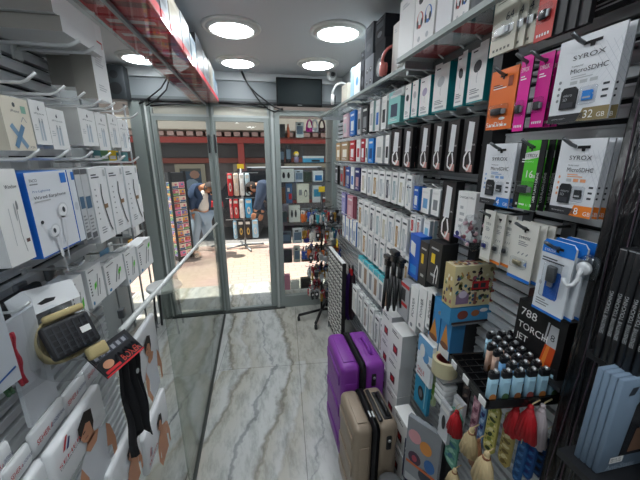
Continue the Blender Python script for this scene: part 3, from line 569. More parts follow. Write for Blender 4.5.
# lighter tray + lighters
ZT=1.095
c=[onz(p,ZT) for p in ((449,355),(487,403),(553,389))]
e1=(c[1]-c[0]); ang=math.atan2(e1.y,e1.x); L=e1.length; W=min((c[2]-c[1]).length,.17)
t=thing('lighter_tray','black plastic display tray holding printed lighters in rows','tray',(c[0].x,c[0].y,ZT-.02),ang); TR=M('151517',.25)
k=MB(); k.rbox(0,L,0,W,0,.010,.004,TR,2); k.box(0,L,0,.006,.008,.024,TR); k.box(0,L,W-.006,W,.008,.03,TR); k.box(0,.006,0,W,.008,.024,TR); k.box(L-.006,L,0,W,.008,.024,TR); k.build('tray_base',t)
k=MB(); nx,ny=7,6
for i in range(1,nx): k.box(i*L/nx-.0015,i*L/nx+.0015,.006,W-.006,.008,.020,TR)
for j in range(1,ny): k.box(.006,L-.006,j*W/ny-.0015,j*W/ny+.0015,.008,.018,TR)
k.build('divider_grid',t)
for i,a in enumerate((.12,.45,.85)): MB().box(L*a,L*a+.022,-.003,-.0005,.006,.022,PAPER).build('price_tag',t)
Rz=Matrix.Rotation(ang,3,'Z'); SC_=1.04
def lighter(label,loc,body,pic,grp):
    S=SC_; t=thing('lighter',label,'lighter',loc,ang+PI/2,grp); k=MB(); k.rbox(-.010*S,.010*S,-.006*S,.006*S,0,.058*S,.005*S,body,3,2)
    k.pr(-.007*S,.007*S,.006*S,.05*S,body,1,-.006*S); k.pe(0,.016*S,.0075*S,.009*S,pic,2,y=-.006*S); k.pr(-.007*S,.007*S,.006*S,.012*S,M('57401f',.5),3,-.006*S); k.build('body',t)
    k=MB(); k.rbox(-.0098*S,.0098*S,-.0055*S,.0055*S,.058*S,.072*S,.002*S,M('2e2f32',.3,.5),2); k.build('head',t)
    k=MB(); k.lathe([(.0045*S,-.004*S),(.0045*S,.004*S)],CHROME,10,(0.004*S,0,.074*S),'y'); k.build('spark_wheel',t)
    k=MB(); k.rbox(-.0088*S,-.002*S,-.004*S,.004*S,.072*S,.077*S,.0012*S,BLACK,1); k.build('button',t); return t
LB=[M('9cc3d6',.35),M('c5a491',.35),M('6fa3cf',.35),M('a8b78e',.35),M('b9c9cf',.35)]; LP=[M('7a4a26',.5),M('8a3f3a',.5),M('b8763a',.5),M('3d5d3a',.5)]
CN=['pale blue','tan','mid blue','sage','grey-blue']
for i in range(7):
    for j in range(6):
        if j<2 and i<6: continue
        if i<2 and j<3: continue
        q=Rz@Vector(((i+.5)*L/7,(j+.5)*W/6,0)); ci=0 if i==6 else ((i//2+(0 if j<4 else 1))%5)
        lighter(f'{CN[ci]} picture lighter, row {ORD[j+1]} from the aisle, {ORD[7-i]} from the near end of tray',(c[0].x+q.x,c[0].y+q.y,ZT-.009),LB[ci],LP[(i+j)%4],'lighters in the black tray')
for s in (.25,.8): tag(MB().tube([(XN+.0,c[0].y+(c[1].y-c[0].y)*s,ZT-.03),(c[0].x+.02,c[0].y+(c[1].y-c[0].y)*s,ZT-.03)],.006,TR).build('tray_bracket'),['black bracket arm under the far end of the lighter tray','black bracket arm under the near end of the lighter tray'][s>.5],'bracket')

# patterned souvenir boxes
def souvenir_box(label,X,q,base,side,seed,d=.06,rot=RW):
    y,w,z,h=q; k=MB(); k.box(-w/2,w/2,0,d,0,h,base,side=side,top=M('d2c8a8',.5)); r=random.Random(seed)
    pal=[M('8c3a36',.5),M('4a5580',.5),M('6a7a4c',.5),M('9a8a58',.5),M('3a3230',.5),M('b98a4a',.5),M('f0ead2',.5),M('513a35',.5),M('a35a6a',.5),M('2e6f8a',.5)]
    for i in range(80):
        x0=r.uniform(-.48,.4)*w; zz=r.uniform(.02,.85)*h; k.pe(x0+.05*w,zz+.05*h,w*r.uniform(.02,.07),h*r.uniform(.02,.06),r.choice(pal),1+i%3,7,r.random()*3)
    k.pr(-w*.08,w*.32,h*.42,h*.62,RED,4); k.pr(-w*.05,w*.07,h*.46,h*.57,DARK,5); k.pr(w*.12,w*.24,h*.46,h*.57,DARK,5); k.pr(-w*.08,w*.32,h*.39,h*.42,BLACK,4); k.pr(w*.1,w*.13,h*.62,h*.72,BLACK,4)
    k.pp([(-w*.42,h*.08),(-w*.12,h*.08),(-w*.12,h*.3),(-w*.27,h*.45),(-w*.42,h*.3)],M('8a7390',.5),4); k.pe(-w*.27,h*.32,w*.1,h*.09,M('c9bcd0',.5),5); k.pr(w*.0,w*.06,h*.05,h*.35,M('8a5a50',.5),4)
    k.text('ISTANBUL',w*.47,h*.28,h*.12,RED,5,rot=PI/2)
    for i in range(60): 
        x0=r.uniform(-.45,.4)*w; y0=r.uniform(.05,.85)*d; s=w*.07; k.add([(x0,y0,h+.0006+i*1e-5),(x0+s,y0,h+.0006+i*1e-5),(x0+s,y0+s*.8,h+.0006+i*1e-5),(x0,y0+s,h+.0006+i*1e-5)],[(0,1,2,3)],r.choice(pal))
    for i in range(16):
        y0=r.uniform(.05,.8)*d; zz=r.uniform(.05,.85)*h; k.add([(-w/2-.0006,y0,zz),(-w/2-.0006,y0+d*.18,zz),(-w/2-.0006,y0+d*.12,zz+h*.1),(-w/2-.0006,y0,zz+h*.08)],[(3,2,1,0)],r.choice(pal))
    t=tag(k.build('souvenir_box'),label,'box'); put_r(t,X,y,z); t.rotation_euler=(0,0,rot); return t
a=onx((456,267),.565); b0=onx((456,312),.565); bx_=ony((498,270),a.y); wS=bx_.x-a.x; souvenir_box('cream souvenir box painted with a red tram and little houses',.565+wS/2,(a.y,wS,b0.z,a.z-b0.z),M('d8cca0',.5),M('cdbb86',.5),3,.05,0)
w=wS; h=.055; z=b0.z-.004-h; k=MB(); k.box(-w/2,w/2,0,.048,0,h,M('3f8fc0',.45)); k.pe(-w*.2,h*.55,w*.13,h*.28,M('7a3d33',.5)); k.pe(w*.1,h*.6,w*.1,h*.2,M('a8653f',.5)); k.pr(-w*.45,w*.45,h*.0,h*.14,M('3a2a28',.5)); k.pe(w*.3,h*.75,w*.1,h*.12,PAPER)
t=tag(k.build('souvenir_box'),'blue souvenir box with painted domes under the cream tram box','box'); t.location=(.565+wS/2,a.y,z)
tag(MB().box(.585,XN,a.y+.005,a.y+.09,z-.010,z-.001,STEEL).build('wall_shelf'),'small steel shelf under the two painted souvenir boxes','shelf')
# blue ship-picture boxes to their left
for i,(a,b,tz,bz) in enumerate(((432,443,296,345),(444,455,300,356))):
    q=quad(.60,(a,tz),(b,tz+3),(a-1,bz)); y,w,z,h=q; k=MB(); k.box(-w/2,w/2,0,.05,0,h,M('3b8ec9',.45),side=M('2c6f9f',.5)); k.pp([(-w*.4,h*.2),(w*.4,h*.2),(w*.25,h*.35),(0,h*.6),(-w*.25,h*.35)],M('d08a3a',.5)); k.pr(-w*.5,w*.5,0,h*.16,PAPER); k.pe(0,h*.2,w*.4,h*.06,M('7a4a2e',.5),2)
    t=tag(k.build('souvenir_box'),['sky-blue picture box next to the tall white boxes','sky-blue picture box tucked under the painted souvenir box'][i],'box'); put_r(t,.60,y,z)
# clear bag above
p=onx((473,232),.60); bm=bmesh.new(); bmesh.ops.create_icosphere(bm,subdivisions=3,radius=.05)
r=random.Random(2)
for v in bm.verts: v.co=Vector((v.co.x*.9,v.co.y*.55,v.co.z*1.0))*(1+r.uniform(-.14,.14))
k=MB(); k.frombm(bm,FILM,False)
t=thing('plastic_bag','crumpled clear bag with small pink trinkets above the cream souvenir box','bag',(.60,p.y,p.z-.0),RW); k.build('bag_film',t); k=MB()
for i in range(26): k.ball((r.uniform(-.035,.035),r.uniform(-.02,.02),r.uniform(-.035,.03)),r.uniform(.004,.008),r.choice([M('c9a3aa',.5),PAPER,M('8c4a55',.5),LGREY,M('57505a',.5)]),5)
o=k.build('trinkets',t); o['kind']='stuff'

# --- lower display: tape rolls, light-blue pack, green bags, teal packs, power strip, kids pack
def tape_roll(label,px,py,X,m,r0=.045,hh=.05):
    p=onx((px,py),X); t=thing('tape_roll',label,'tape',(X,p.y,p.z),0,None); k=MB()
    k.lathe([(r0*.72,0),(r0,0)],m,28,caps=False); k.lathe([(r0,0),(r0,hh)],m,28,caps=False); k.lathe([(r0*.72,hh),(r0,hh)],m,28,caps=False); k.lathe([(r0*.72,0),(r0*.72,hh)],m,28,caps=False); k.build('tape',t); k=MB(); k.lathe([(r0*.71,.001),(r0*.71,hh-.001)],M('8a2b2b',.6),28,caps=False); k.lathe([(r0*.62,hh-.002),(r0*.71,hh-.001)],M('8a2b2b',.6),28,caps=False); k.lathe([(r0*.62,.001),(r0*.62,hh-.002)],M('6a2222',.6),28,caps=False); k.build('core',t)
    return p
p=tape_roll('upper cream roll of packing tape with dark red core',444,372,.60,M('cfc7a2',.35),.042,.055)
tag(MB().box(.565,.80,p.y-.05,p.y+.05,p.z-.008,p.z-.001,STEEL).build('wall_shelf'),'steel shelf ledge carrying the cream tape roll','shelf')
for i in range(4):
    q=onx((439+i*-1,399-i*8),.585); k=MB(); k.rbox(-.03,.03,0,.05,0,.021,.006,M('eef0f0',.35),2); k.pr(-.022,.022,.004,.008,LGREY); t=tag(k.build('socket_block'),f'white rounded plug block, {ORD[4-i]} from the top of the short pile under the tape','block','white plug blocks'); put_r(t,.585,onx((438,400),.585).y,onx((438,403),.585).z+i*.0215)
def flat_pack(name,label,cat,X,q,m,deco,d=.012,tilt=0,z=None):
    y,w,zz,h=q; k=MB(); k.box(-w/2,w/2,0,d,0,h,m); deco(k,w,h); t=tag(k.build(name),label,cat); put_r(t,X,y,zz if z is None else z); t.rotation_euler=(tilt,0,RW); return t
def d_lb(k,w,h): k.pp([(-w*.5,h*.6),(w*.5,h*.75),(w*.5,h),(-w*.5,h)],M('6ea9d6',.45)); k.pe(w*.1,h*.62,w*.22,h*.14,M('5b98c9',.5),2); k.pe(-w*.15,h*.7,w*.18,h*.16,PAPER,3); k.text('SALE',-w*.4,h*.15,h*.14,RED,2); k.lines(-w*.4,w*.2,h*.1,1,h*.05,RED)
flat_pack('leaflet_pack','light blue and white leaflet pack beside the white gadget boxes','pack',.57,quad(.57,(419,338),(434,343),(416,372)),M('dfe5e8',.45),d_lb)
def d_gr(k,w,h): k.pr(-w*.5,w*.5,h*.3,h*.6,M('7fb54a',.5)); k.pe(0,h*.7,w*.3,h*.1,PAPER,2); k.pe(.1*w,h*.2,w*.3,h*.1,M('4f9a3a',.5),2)
for i in range(2): flat_pack('green_packet',['green and white packet left of the white plug blocks','green and white packet half behind the front green one'][i],'packet',.60+.03*i,quad(.60,(427-i*1,362-i*8),(437-i*1,368-i*8),(425,396-i*8)),M('c9d8a8',.5),d_gr)
def d_tl(k,w,h): k.pe(0,h*.35,w*.22,h*.16,M('2c2e31',.3),2); k.pe(0,h*.35,w*.12,h*.09,STEEL,3); k.pr(-w*.4,w*.1,h*.65,h*.9,M('1e3a66',.5)); k.pl([(w*.3,h*.1),(w*.3,h*.8)],w*.06,M('9fd0d8',.5),2)
flat_pack('gadget_pack','teal blue pack with round black lens picture above the kids pack','pack',.585,quad(.585,(417,362),(431,369),(414,399)),M('2a8fb5',.45),d_tl)
def d_kd(k,w,h):
    for (x,z,rx,m) in ((-.25,.75,.2,M('e0a2a8',.5)),(.1,.68,.18,M('e2964a',.5)),(.25,.45,.16,M('3a6fae',.5)),(-.2,.42,.2,M('4a3448',.5)),(.15,.25,.2,M('3a3f4a',.5))): k.pe(x*w,z*h,rx*w,h*.1,m,2)
    k.pr(-w*.45,w*.45,h*.0,h*.12,LGREY); k.pe(-.2*w,.42*h,.08*w,.05*h,M('b04858',.5),3); k.pr(-.45*w,.45*w,.3*h,.34*h,M('d06a3a',.5),3)
flat_pack('toy_pack','clear toy pack with orange and pink shapes low beside the beige suitcase','pack',.545,quad(.545,(415,420),(436,433),(411,474)),M('8f9398',.35),d_kd,.02).rotation_euler[2]=RW+.55
def d_pl(k,w,h):
    k.pe(0,h*.5,w*.2,h*.2,DARK,2); k.pr(-w*.4,w*.4,h*.8,h*.92,PAPER)
for i in range(2): flat_pack('plug_pack',['grey and white plug pack under the white plug blocks','grey and white plug pack one step behind, nearer the wall'][i],'pack',.57+.025*i,quad(.57,(441+i*6,402-i*4),(451+i*6,408-i*4),(437+i*6,432-i*4)),M('c9ccd0',.45),d_pl)
def d_nv(k,w,h): k.lines(-w*.4,w*.3,h*.8,2,h*.12,LGREY)
flat_pack('navy_box','dark navy box on the floor just right of the beige suitcase','box',.56,quad(.56,(405,440),(414,452),(402,474)),M('1c2352',.45),d_nv,.04)

# --- hanging souvenirs below the tray
def tassel(k,x,z,l,r,m,n=9,seed=0,y=-.012):
    rr=random.Random(seed); k.ball((x,y,z),r*.3,m,6)
    for i in range(n):
        a=2*PI*i/n; k.tube([(x,y,z),(x+math.cos(a)*r*.6,y+math.sin(a)*r*.4,z-l*.4),(x+math.cos(a)*r,y+math.sin(a)*r*.6,z-l*rr.uniform(.9,1))],[r*.18,r*.26,r*.3],m,5)
def strip(label,pxl,pxr,pyt,pyb,X,base,pal,tas=None,seed=0,grp=None,dx=0):
    a,b=onx((pxl,(pyt+pyb)/2),X),onx((pxr,(pyt+pyb)/2),X); y=(a.y+b.y)/2; w=abs(a.y-b.y); zt=onx(((pxl+pxr)/2+ (pyt-pyb)*-.08,pyt),X).z; zb=onx(((pxl+pxr)/2,pyb),X).z; h=zt-zb
    t=thing('woven_bookmark',label,'bookmark',(X+dx,y,zb),RW,grp); k=MB(); r=random.Random(seed); bx=[]
    k.prism([(-w/2,.012),(-w*.3,0),(w*.3,0),(w/2,.012),(w/2,h-.01),(w*.3,h),(-w*.3,h),(-w/2,h-.01)],0,.006,base)
    for i in range(9):
        z=h*(.08+.1*i); k.pe(0,z,w*.3,h*.035,pal[i%len(pal)],2,8,r.random()); k.pe(-w*.3,z+h*.04,w*.09,h*.02,pal[(i+1)%len(pal)],3,6); k.pe(w*.3,z+h*.03,w*.09,h*.02,pal[(i+2)%len(pal)],3,6)
    k.build('woven_panel',t)
    if tas: m2=MB(); tassel(m2,0,h*.99,min(.085,h*.5),w*.35,tas,9,seed); m2.build('tassel',t)
    MB().tube([(0,-.004,h-.006),(0,-.002,h+.02),(0,.02,h+.03)],.0012,M('c9bfa4',.6),5).build('loop_cord',t)
    return t
CR=M('b5121f',.6); RAF=M('c9b48a',.8); BLW=M('2d5f96',.6); YLW=M('c8c26e',.6); GNW=M('5f9a86',.6)
X=.585
strip('sea-green woven bookmark hanging leftmost of the souvenir strips',446,459,412,470,X,GNW,[M('9cc7b3',.6),M('3f6f86',.6)],None,1)
strip('dark slim bookmark hanging under the left corner of the tray',462,469,374,418,X+.03,M('2a1e20',.6),[M('6b5a50',.6),BLACK],None,2)
strip('pink woven bookmark hanging under the middle of the tray',471,478,385,448,X+.03,M('b98a98',.6),[M('d9b3bc',.6),M('7a4a5c',.6)],None,3)
strip('light blue woven bookmark beside the pink one',479,485,388,455,X+.03,M('6a8fb8',.6),[M('a9c3dc',.6),NAVY],None,4)
strip('yellow-green patterned bookmark hanging beneath the tray corner',485,497,404,456,X-.02,YLW,[M('3a4a2e',.6),M('e9e4b0',.6),M('7f8a3c',.6)],None,5)
strip('olive gold woven bookmark with a white tag string',500,513,414,470,X-.03,M('a9985a',.6),[M('6a5a2e',.6),M('d8cfa0',.6)],None,6)
strip('mid blue bookmark right of the olive gold one',514,523,440,485,X-.02,BLW,[M('4f86bd',.6),M('204a7a',.6)],None,7)
strip('deep blue bookmark with red tassel',524,534,440,482,X-.01,M('24508a',.6),[M('3f78b3',.6),NAVY],None,8)
strip('dark blue bookmark nearest the wrapped post',535,545,436,480,X+.01,M('1b3a6a',.6),[M('2d5f96',.6),BLACK],None,9)
def tassel_thing(label,px,py,X,l,r,m,seed,g=None,band=None,n=14):
    p=onx((px,py),X); t=thing('tassel',label,'tassel',(X,p.y,p.z),RW,g); k=MB(); tassel(k,0,0,l,r,m,n,seed,0); k.build('threads',t)
    k=MB(); k.lathe([(r*.35,-l*.16),(r*.4,-l*.12),(r*.35,-l*.08)],band or m,10); k.build('binding',t); MB().tube([(0,0,0),(0,.004,.008),(0,.02,.014)],.0015,RAF,5).build('loop_cord',t)
tassel_thing('bright red tassel under the near half of the tray, left of two',517,407,.545,.075,.018,CR,1); tassel_thing('bright red tassel under the near half of the tray, right of two',531,407,.55,.08,.021,CR,2)
tassel_thing('red tassel over the sea-green bookmark',457,412,.565,.08,.024,CR,3)
tassel_thing('straw-coloured raffia tassel over brown cords, upper one',472,430,.53,.08,.024,RAF,4,None,M('8a5a3a',.6)); tassel_thing('straw-coloured raffia tassel at the bottom centre of souvenirs',487,454,.515,.09,.026,RAF,5,None,M('7a4a2e',.6)); tassel_thing('straw-coloured raffia tassel cut by the bottom edge',455,470,.53,.07,.022,RAF,6,None,M('8a5a3a',.6))
tassel_thing('pale clear-wrapped tassel nearest the wrapped post',543,406,.575,.10,.02,M('b9aeb2',.4),7)
tassel_thing('tan leather tassel right of the bottom raffia one',479,440,.545,.09,.016,M('9a6a4a',.6),8)

# --- the wrapped post
k=MB(); PX0,PX1=.575,.69
ya,yb=onx((606,200),PX0).y,.335
def film_mat():
    m=M('0e0f12',.24,0,.35); b=m.node_tree.nodes['Principled BSDF']; nt=m.node_tree
    tc=nt.nodes.new('ShaderNodeTexCoord'); mp=nt.nodes.new('ShaderNodeMapping'); mp.inputs['Scale'].default_value=(1,1,.35); n=nt.nodes.new('ShaderNodeTexNoise'); n.inputs['Scale'].default_value=34; n.inputs['Detail'].default_value=4; n.inputs['Distortion'].default_value=1.5
    bp=nt.nodes.new('ShaderNodeBump'); bp.inputs['Strength'].default_value=.4; bp.inputs['Distance'].default_value=.012; L=nt.links.new
    L(tc.outputs['Object'],mp.inputs[0]); L(mp.outputs[0],n.inputs['Vector']); L(n.outputs['Fac'],bp.inputs['Height']); L(bp.outputs['Normal'],b.inputs['Normal']); return m
t=thing('wrapped_post','black rack post wrapped in shiny crinkled film at the near end of card rack','post',(0,0,0)); MB().rbox(PX0,PX1,yb,ya,0,2.27,.006,film_mat(),2,2).build('post_core',t)
r=random.Random(11)
for i in range(7):
    yy=yb+.015+(ya-yb-.03)*i/6; pts=[(PX0-.004-.004*math.sin(j*.7+i),yy+.005*math.sin(j*.9+i*2),2.2-j*.11) for j in range(14)]
    tag(MB().tube(pts,.0011,[BLACK,M('4a4c52',.3,.5),M('5b4b57',.3,.5)][i%3],5).build('beaded_cord'),f'glittering dark cord hanging on the wrapped post, {ORD[i+1]} from the near edge','cord','cords on the wrapped post')
# suction hook
p=onx((590,268),PX0-.0); t=thing('suction_hook','white plastic hook on a clear suction cup stuck to the wrapped post','hook',(PX0,p.y,p.z),RW)
k=MB(); k.lathe([(.024,-.0005),(.02,-.006),(.008,-.010),(.004,-.012)],glass('cup_film',(.75,.78,.8),1.5,.1),20,(0,0,0),'y'); o=k.build('suction_cup',t)
k=MB(); k.lathe([(.012,-.010),(.012,-.016),(.006,-.018)],M('d4d7da',.3),16,(0,0,0.0),'y'); k.tube([(0,-.018,0),(0,-.022,-.012),(.002,-.024,-.02),(0,-.03,-.03),(-.006,-.034,-.034),(-.013,-.034,-.03),(-.015,-.034,-.022)],.0035,M('d4d7da',.3),8); k.build('hook_arm',t)

# --- black boxes and blue cases nearest the camera
SX=.545
y0,w,z,h=quad(SX,(620,248),(628,249),(600,360))
BBX=M('17181b',.3)
WB=w*.94
def black_box():
    k=MB(); k.rbox(-WB/2,WB/2,0,.13,0,h,.0012,BBX,1); k.text('SENSITIVE TOUCHING',.0028,h*.24,.0075,M('b9bcc0',.5),2,rot=PI/2); k.pr(-WB*.45,WB*.45,h*.985,h*.995,GREY); return k
bb=tag(black_box().build('screen_box'),'slim upright black box farthest in, next to the wrapped post','box','black slim boxes'); put_r(bb,SX,y0,z)
for i in range(1,6): dup(bb,(SX+.002*(i%2),y0-WB*1.08*i,z),RW,f'slim upright black box, {ORD[i+1]} from the wrapped post on the upper ledge','black slim boxes')
tag(MB().box(.555,.70,.10,y0+.02,z-.014,z-.001,M('202124',.4)).build('wall_shelf'),'dark ledge carrying the slim black boxes','shelf')
BLC=M('6f8296',.45); y1,w,z,h=quad(.515,(597,368),(604,368),(577,458))
WC_=w*.93; E0=WC_/2
def case_box():
    t=thing('phone_case_box','x','box',(0,0,0),RW,'blue-grey case boxes'); k=MB(); k.rbox(-E0,E0,0,.12,0,h,.0012,BLC,1)
    # big face points to the camera (local +x)
    def side(pts,m,e): k.add([(E0+e,p[0],p[1]) for p in pts],[tuple(range(len(pts)))],m)
    side([(.035,h*.16),(.12,h*.16),(.12,h*.8),(.05,h*.8),(.04,h*.72)],M('2a2b30',.2),.0005); side([(.05,h*.2),(.12,h*.2),(.12,h*.5),(.055,h*.46)],M('7a5a48',.4),.001); side([(.06,h*.46),(.12,h*.5),(.12,h*.66),(.058,h*.6)],M('2c3f5c',.3),.001)
    side([(.018,h*.1),(.045,h*.1),(.045,h*.17),(.018,h*.17)],PAPER,.0014)
    def wr(s,y,zz,sz,m,e=.0018):
        me=text_mesh(s); k.add([(E0+e,y+v.co.x*sz,zz+v.co.y*sz) for v in me.vertices],[tuple(p.vertices) for p in me.polygons],m)
    wr('Anti-Static',.014,h*.03,.014,M('aebdcc',.4)); wr('CASE',.034,h*.84,.014,M('2c3440',.4)); side([(.016,h*.84),(.028,h*.84),(.033,h*.92),(.021,h*.92)],M('2c3440',.4),.0008); wr('480 LA 127',.019,h*.14,.0045,INK); wr('MAX 17-4G',.019,h*.115,.0045,INK)
    k.build('carton',t); return t
cb=case_box(); put_r(cb,.515,y1,z); cb['label']='blue-grey phone case box farthest in, against the wrapped post'
for i in range(1,4): dup(cb,(.515+.001*i,y1-w*1.02*i,z),RW,[None,'blue-grey phone case box second from the wrapped post','blue-grey phone case box second nearest the camera','nearest blue-grey phone case box showing Anti-Static and a barcode label'][i],'blue-grey case boxes')
tag(MB().box(.50,.70,.10,y1+.02,z-.014,z-.001,M('202124',.4)).build('wall_shelf'),'dark ledge carrying the blue-grey phone case boxes','shelf')

# =========================================================== UPPER RIGHT SHELVES
ZS=1.935
xs=.60*(ZS-1.6)/(1.937-1.6)
t=thing('glass_shelf','long glass shelf with metal front rail above the far packs','shelf',(0,0,ZS)); MB().box(xs+.01,.82,1.22,2.95,-.006,0,SHELFG).build('glass_pane',t); MB().box(xs-.004,xs+.01,1.20,2.97,-.008,.006,ALU).build('front_rail',t)
for i,yy in enumerate((1.26,2.1,2.9)): MB().box(xs+.012,.80,yy-.008,yy+.008,-.03,-.0065,STEEL).build('bracket',t)
xn=.535
t=thing('glass_shelf','wide near glass shelf with steel rail carrying headphone boxes','shelf',(0,0,ZS)); MB().box(xn+.014,.80,.45,1.19,-.006,0,SHELFG).build('glass_pane',t); MB().box(xn-.004,xn+.012,.43,1.195,-.009,.006,ALU).build('front_rail',t); MB().box(.66,.685,.45,1.19,-.03,-.0065,M('6f7274',.35,.6)).build('rear_rail',t)
for yy in (.5,1.17): MB().box(xn+.015,.80,yy-.009,yy+.009,-.032,-.0065,STEEL).build('bracket',t)
def on_shelf(X,pxl,pxr,pyt,name,label,cat,d,deco,m,side=None,zb=ZS+.001,top=None):
    zm=zb+.06; ya,yb_=yat(pxl,X,zm),yat(pxr,X,zm); w=abs(ya-yb_); zt=onx(((pxl+pxr)/2,pyt),X).z; zt=min(zt,2.28); h=zt-zb
    k=MB(); k.box(-w/2,w/2,0,d,0,h,m,side=side,top=top); deco(k,w,h); t=tag(k.build(name),label,cat); put_r(t,X,(ya+yb_)/2,zb); return t
def d_hp(k,w,h):
    for cx,m in ((-.2,M('b8443c',.4)),(.2,M('3a6fb8',.4))):
        k.pe(cx*w,h*.47,w*.17,h*.12,m,1,16,.2); k.pe(cx*w,h*.49,w*.11,h*.09,PAPER,2,16,.2); k.pe((cx-.1)*w,h*.42,w*.05,h*.06,DARK,3); k.pe((cx+.1)*w,h*.42,w*.05,h*.06,DARK,3)
    for cx in (-.2,.2): k.pe(cx*w,h*.75,w*.12,h*.06,DARK); k.pe(cx*w,h*.2,w*.07,h*.04,LGREY)
    k.pr(-w*.5,w*.5,0,h*.06,RED)
def d_wh(k,w,h): k.lines(-w*.3,w*.2,h*.9,2,h*.04,LGREY)
def d_dk(k,w,h): k.pr(-w*.35,w*.35,h*.55,h*.8,M('4a4d52',.9,0,.1)); k.pe(0,h*.3,w*.25,h*.12,M('62656a',.9,0,.1)); k.lines(-w*.4,w*.3,h*.95,2,h*.04,M('7a7d82',.9,0,.1))
def d_ep(k,w,h):
    for a in (-.2,.2):
        for b_ in (.25,.6): k.pe(a*w,b_*h,w*.13,h*.08,DARK); k.pe(a*w+w*.03,b_*h+h*.02,w*.05,h*.03,LGREY,2)
x2=xn+.03
on_shelf(x2,398,413,-2,'headphone_box','plain white headphone carton at the far end of the near shelf','box',.16,d_wh,M('eeeeec',.45),M('e2e2df',.5))
on_shelf(x2,413.5,434,-20,'headphone_box','white headphone box printed with red and blue headsets','box',.14,d_hp,M('ecebe9',.45),M('dcdad8',.5),top=RED)
on_shelf(x2,436,452,-25,'headphone_box','white box with faint grey print beside the red and blue headset box','box',.14,d_wh,M('e4e4e6',.45),M('d5d5d8',.5))
on_shelf(x2,454,470,-30,'headphone_box','white box with red base on the near shelf','box',.14,d_hp,M('e6e4e2',.45),M('d8d6d4',.5),top=RED)
on_shelf(x2,472,492,-40,'headphone_box','dark grey carton at the near end of the near shelf','box',.14,d_dk,M('55585c',.45),M('5c6064',.5))
x3=xs+.02
on_shelf(x3,350.5,353.5,68,'accessory_box','slim pale blue box at the door end of the far shelf','box',.1,d_wh,M('a9cfe0',.45))
on_shelf(x3,354,360,65,'accessory_box','white box with blue figure on the far shelf','box',.1,lambda k,w,h:(k.pe(0,h*.5,w*.2,h*.14,M('5aa3d6',.4)),k.lines(-w*.3,w*.2,h*.9,1,h*.06,LGREY)),M('e6e9ea',.45))
on_shelf(x3,360.5,364,52,'accessory_box','tall narrow dark grey box on the far shelf','box',.12,d_dk,M('2f3236',.9,0,.1))
b1=on_shelf(x3,364.5,373,57,'earphone_box','grey box showing earphones under the silver carton','box',.12,d_ep,M('85888e',.9,0,.1),M('6d7076',.9,0,.1))
zt=ZS+.001+max(v.co.z for v in b1.data.vertices)
on_shelf(x3,365,373,26,'silver_carton','dark silver carton stacked on the earphone picture box','box',.12,d_dk,M('54585e',.9,0,.1),M('45484d',.9,0,.1),zb=zt+.001)
b1=on_shelf(x3,374.5,384,42,'speaker_box','dark box with round speaker photo on the far shelf','box',.13,lambda k,w,h:(k.pe(0,h*.4,w*.32,h*.22,M('2b2d31',.3)),k.pe(0,h*.4,w*.2,h*.14,GREY,2)),M('2b2d31',.9,0,.1),M('34363a',.9,0,.1))
zt=ZS+.001+max(v.co.z for v in b1.data.vertices)
on_shelf(x3,375.5,385,18,'speaker_box','charcoal carton on top of the speaker photo box','box',.13,d_dk,M('34363a',.9,0,.1),M('2b2d31',.9,0,.1),zb=zt+.001)
on_shelf(x3+.02,391.5,398,25,'headphone_box','cream white carton behind the pink headphones','box',.1,d_wh,M('dfdcd6',.45))
# pink headphones leaning
p=onx((387,66),x3); 
def headphones(label,loc,rot,m,pad,sc=1.0,g=None):
    t=thing('headphones',label,'headphones',loc,rot,g); k=MB(); pts=[(.07*sc*math.cos(a),0,.095*sc+.08*sc*math.sin(a)) for a in [PI*i/14 for i in range(15)]]; k.tube(pts,.008*sc,m,8); k.build('headband',t)
    for s in (-1,1):
        k=MB(); k.lathe([(.012*sc,0),(.036*sc,.004*sc),(.038*sc,.02*sc),(.03*sc,.028*sc)],m,18,(s*.07*sc-(.014*sc),0,.06*sc),'x'); o=k.build('ear_cup',t); k=MB(); k.lathe([(.03*sc,0),(.034*sc,.006*sc),(.03*sc,.012*sc)],pad,18,((.028*sc if s<0 else -.012*sc)+s*.07*sc-.014*sc+(0 if s<0 else 0),0,.06*sc),'x'); k.build('ear_pad',o)
    return t
headphones('salmon pink headphones standing on the far shelf',(x3+.045,p.y+.015,ZS+.002),RW+1.35,M('e0837c',.35),M('c96a66',.5),.85)
b1=on_shelf(x3+.02,341.5,347,85,'headphone_box','cream box behind the white headset at the door end of far shelf','box',.1,d_wh,M('d9d4c4',.45))
p=onx((338.5,103),x3); headphones('white headset with black pads at the door end of the far shelf',(x3+.03,p.y+.03,ZS+.002),RW+1.35,M('e6e6e6',.35),DARK,.95)
# white tray box under near end of far shelf
q=quad(.66,(387,80),(405,72),(386,90)); y,w,z,h=q; z=ZS-.075; k=MB(); k.rbox(-w/2,w/2,0,.11,0,.035,.006,M('d6dad8',.4),2); k.pr(-w*.4,w*.4,.01,.025,LGREY,1); t=tag(k.build('plastic_case'),'flat pale plastic case right under the near end of far shelf','case'); put_r(t,.66,y,z)
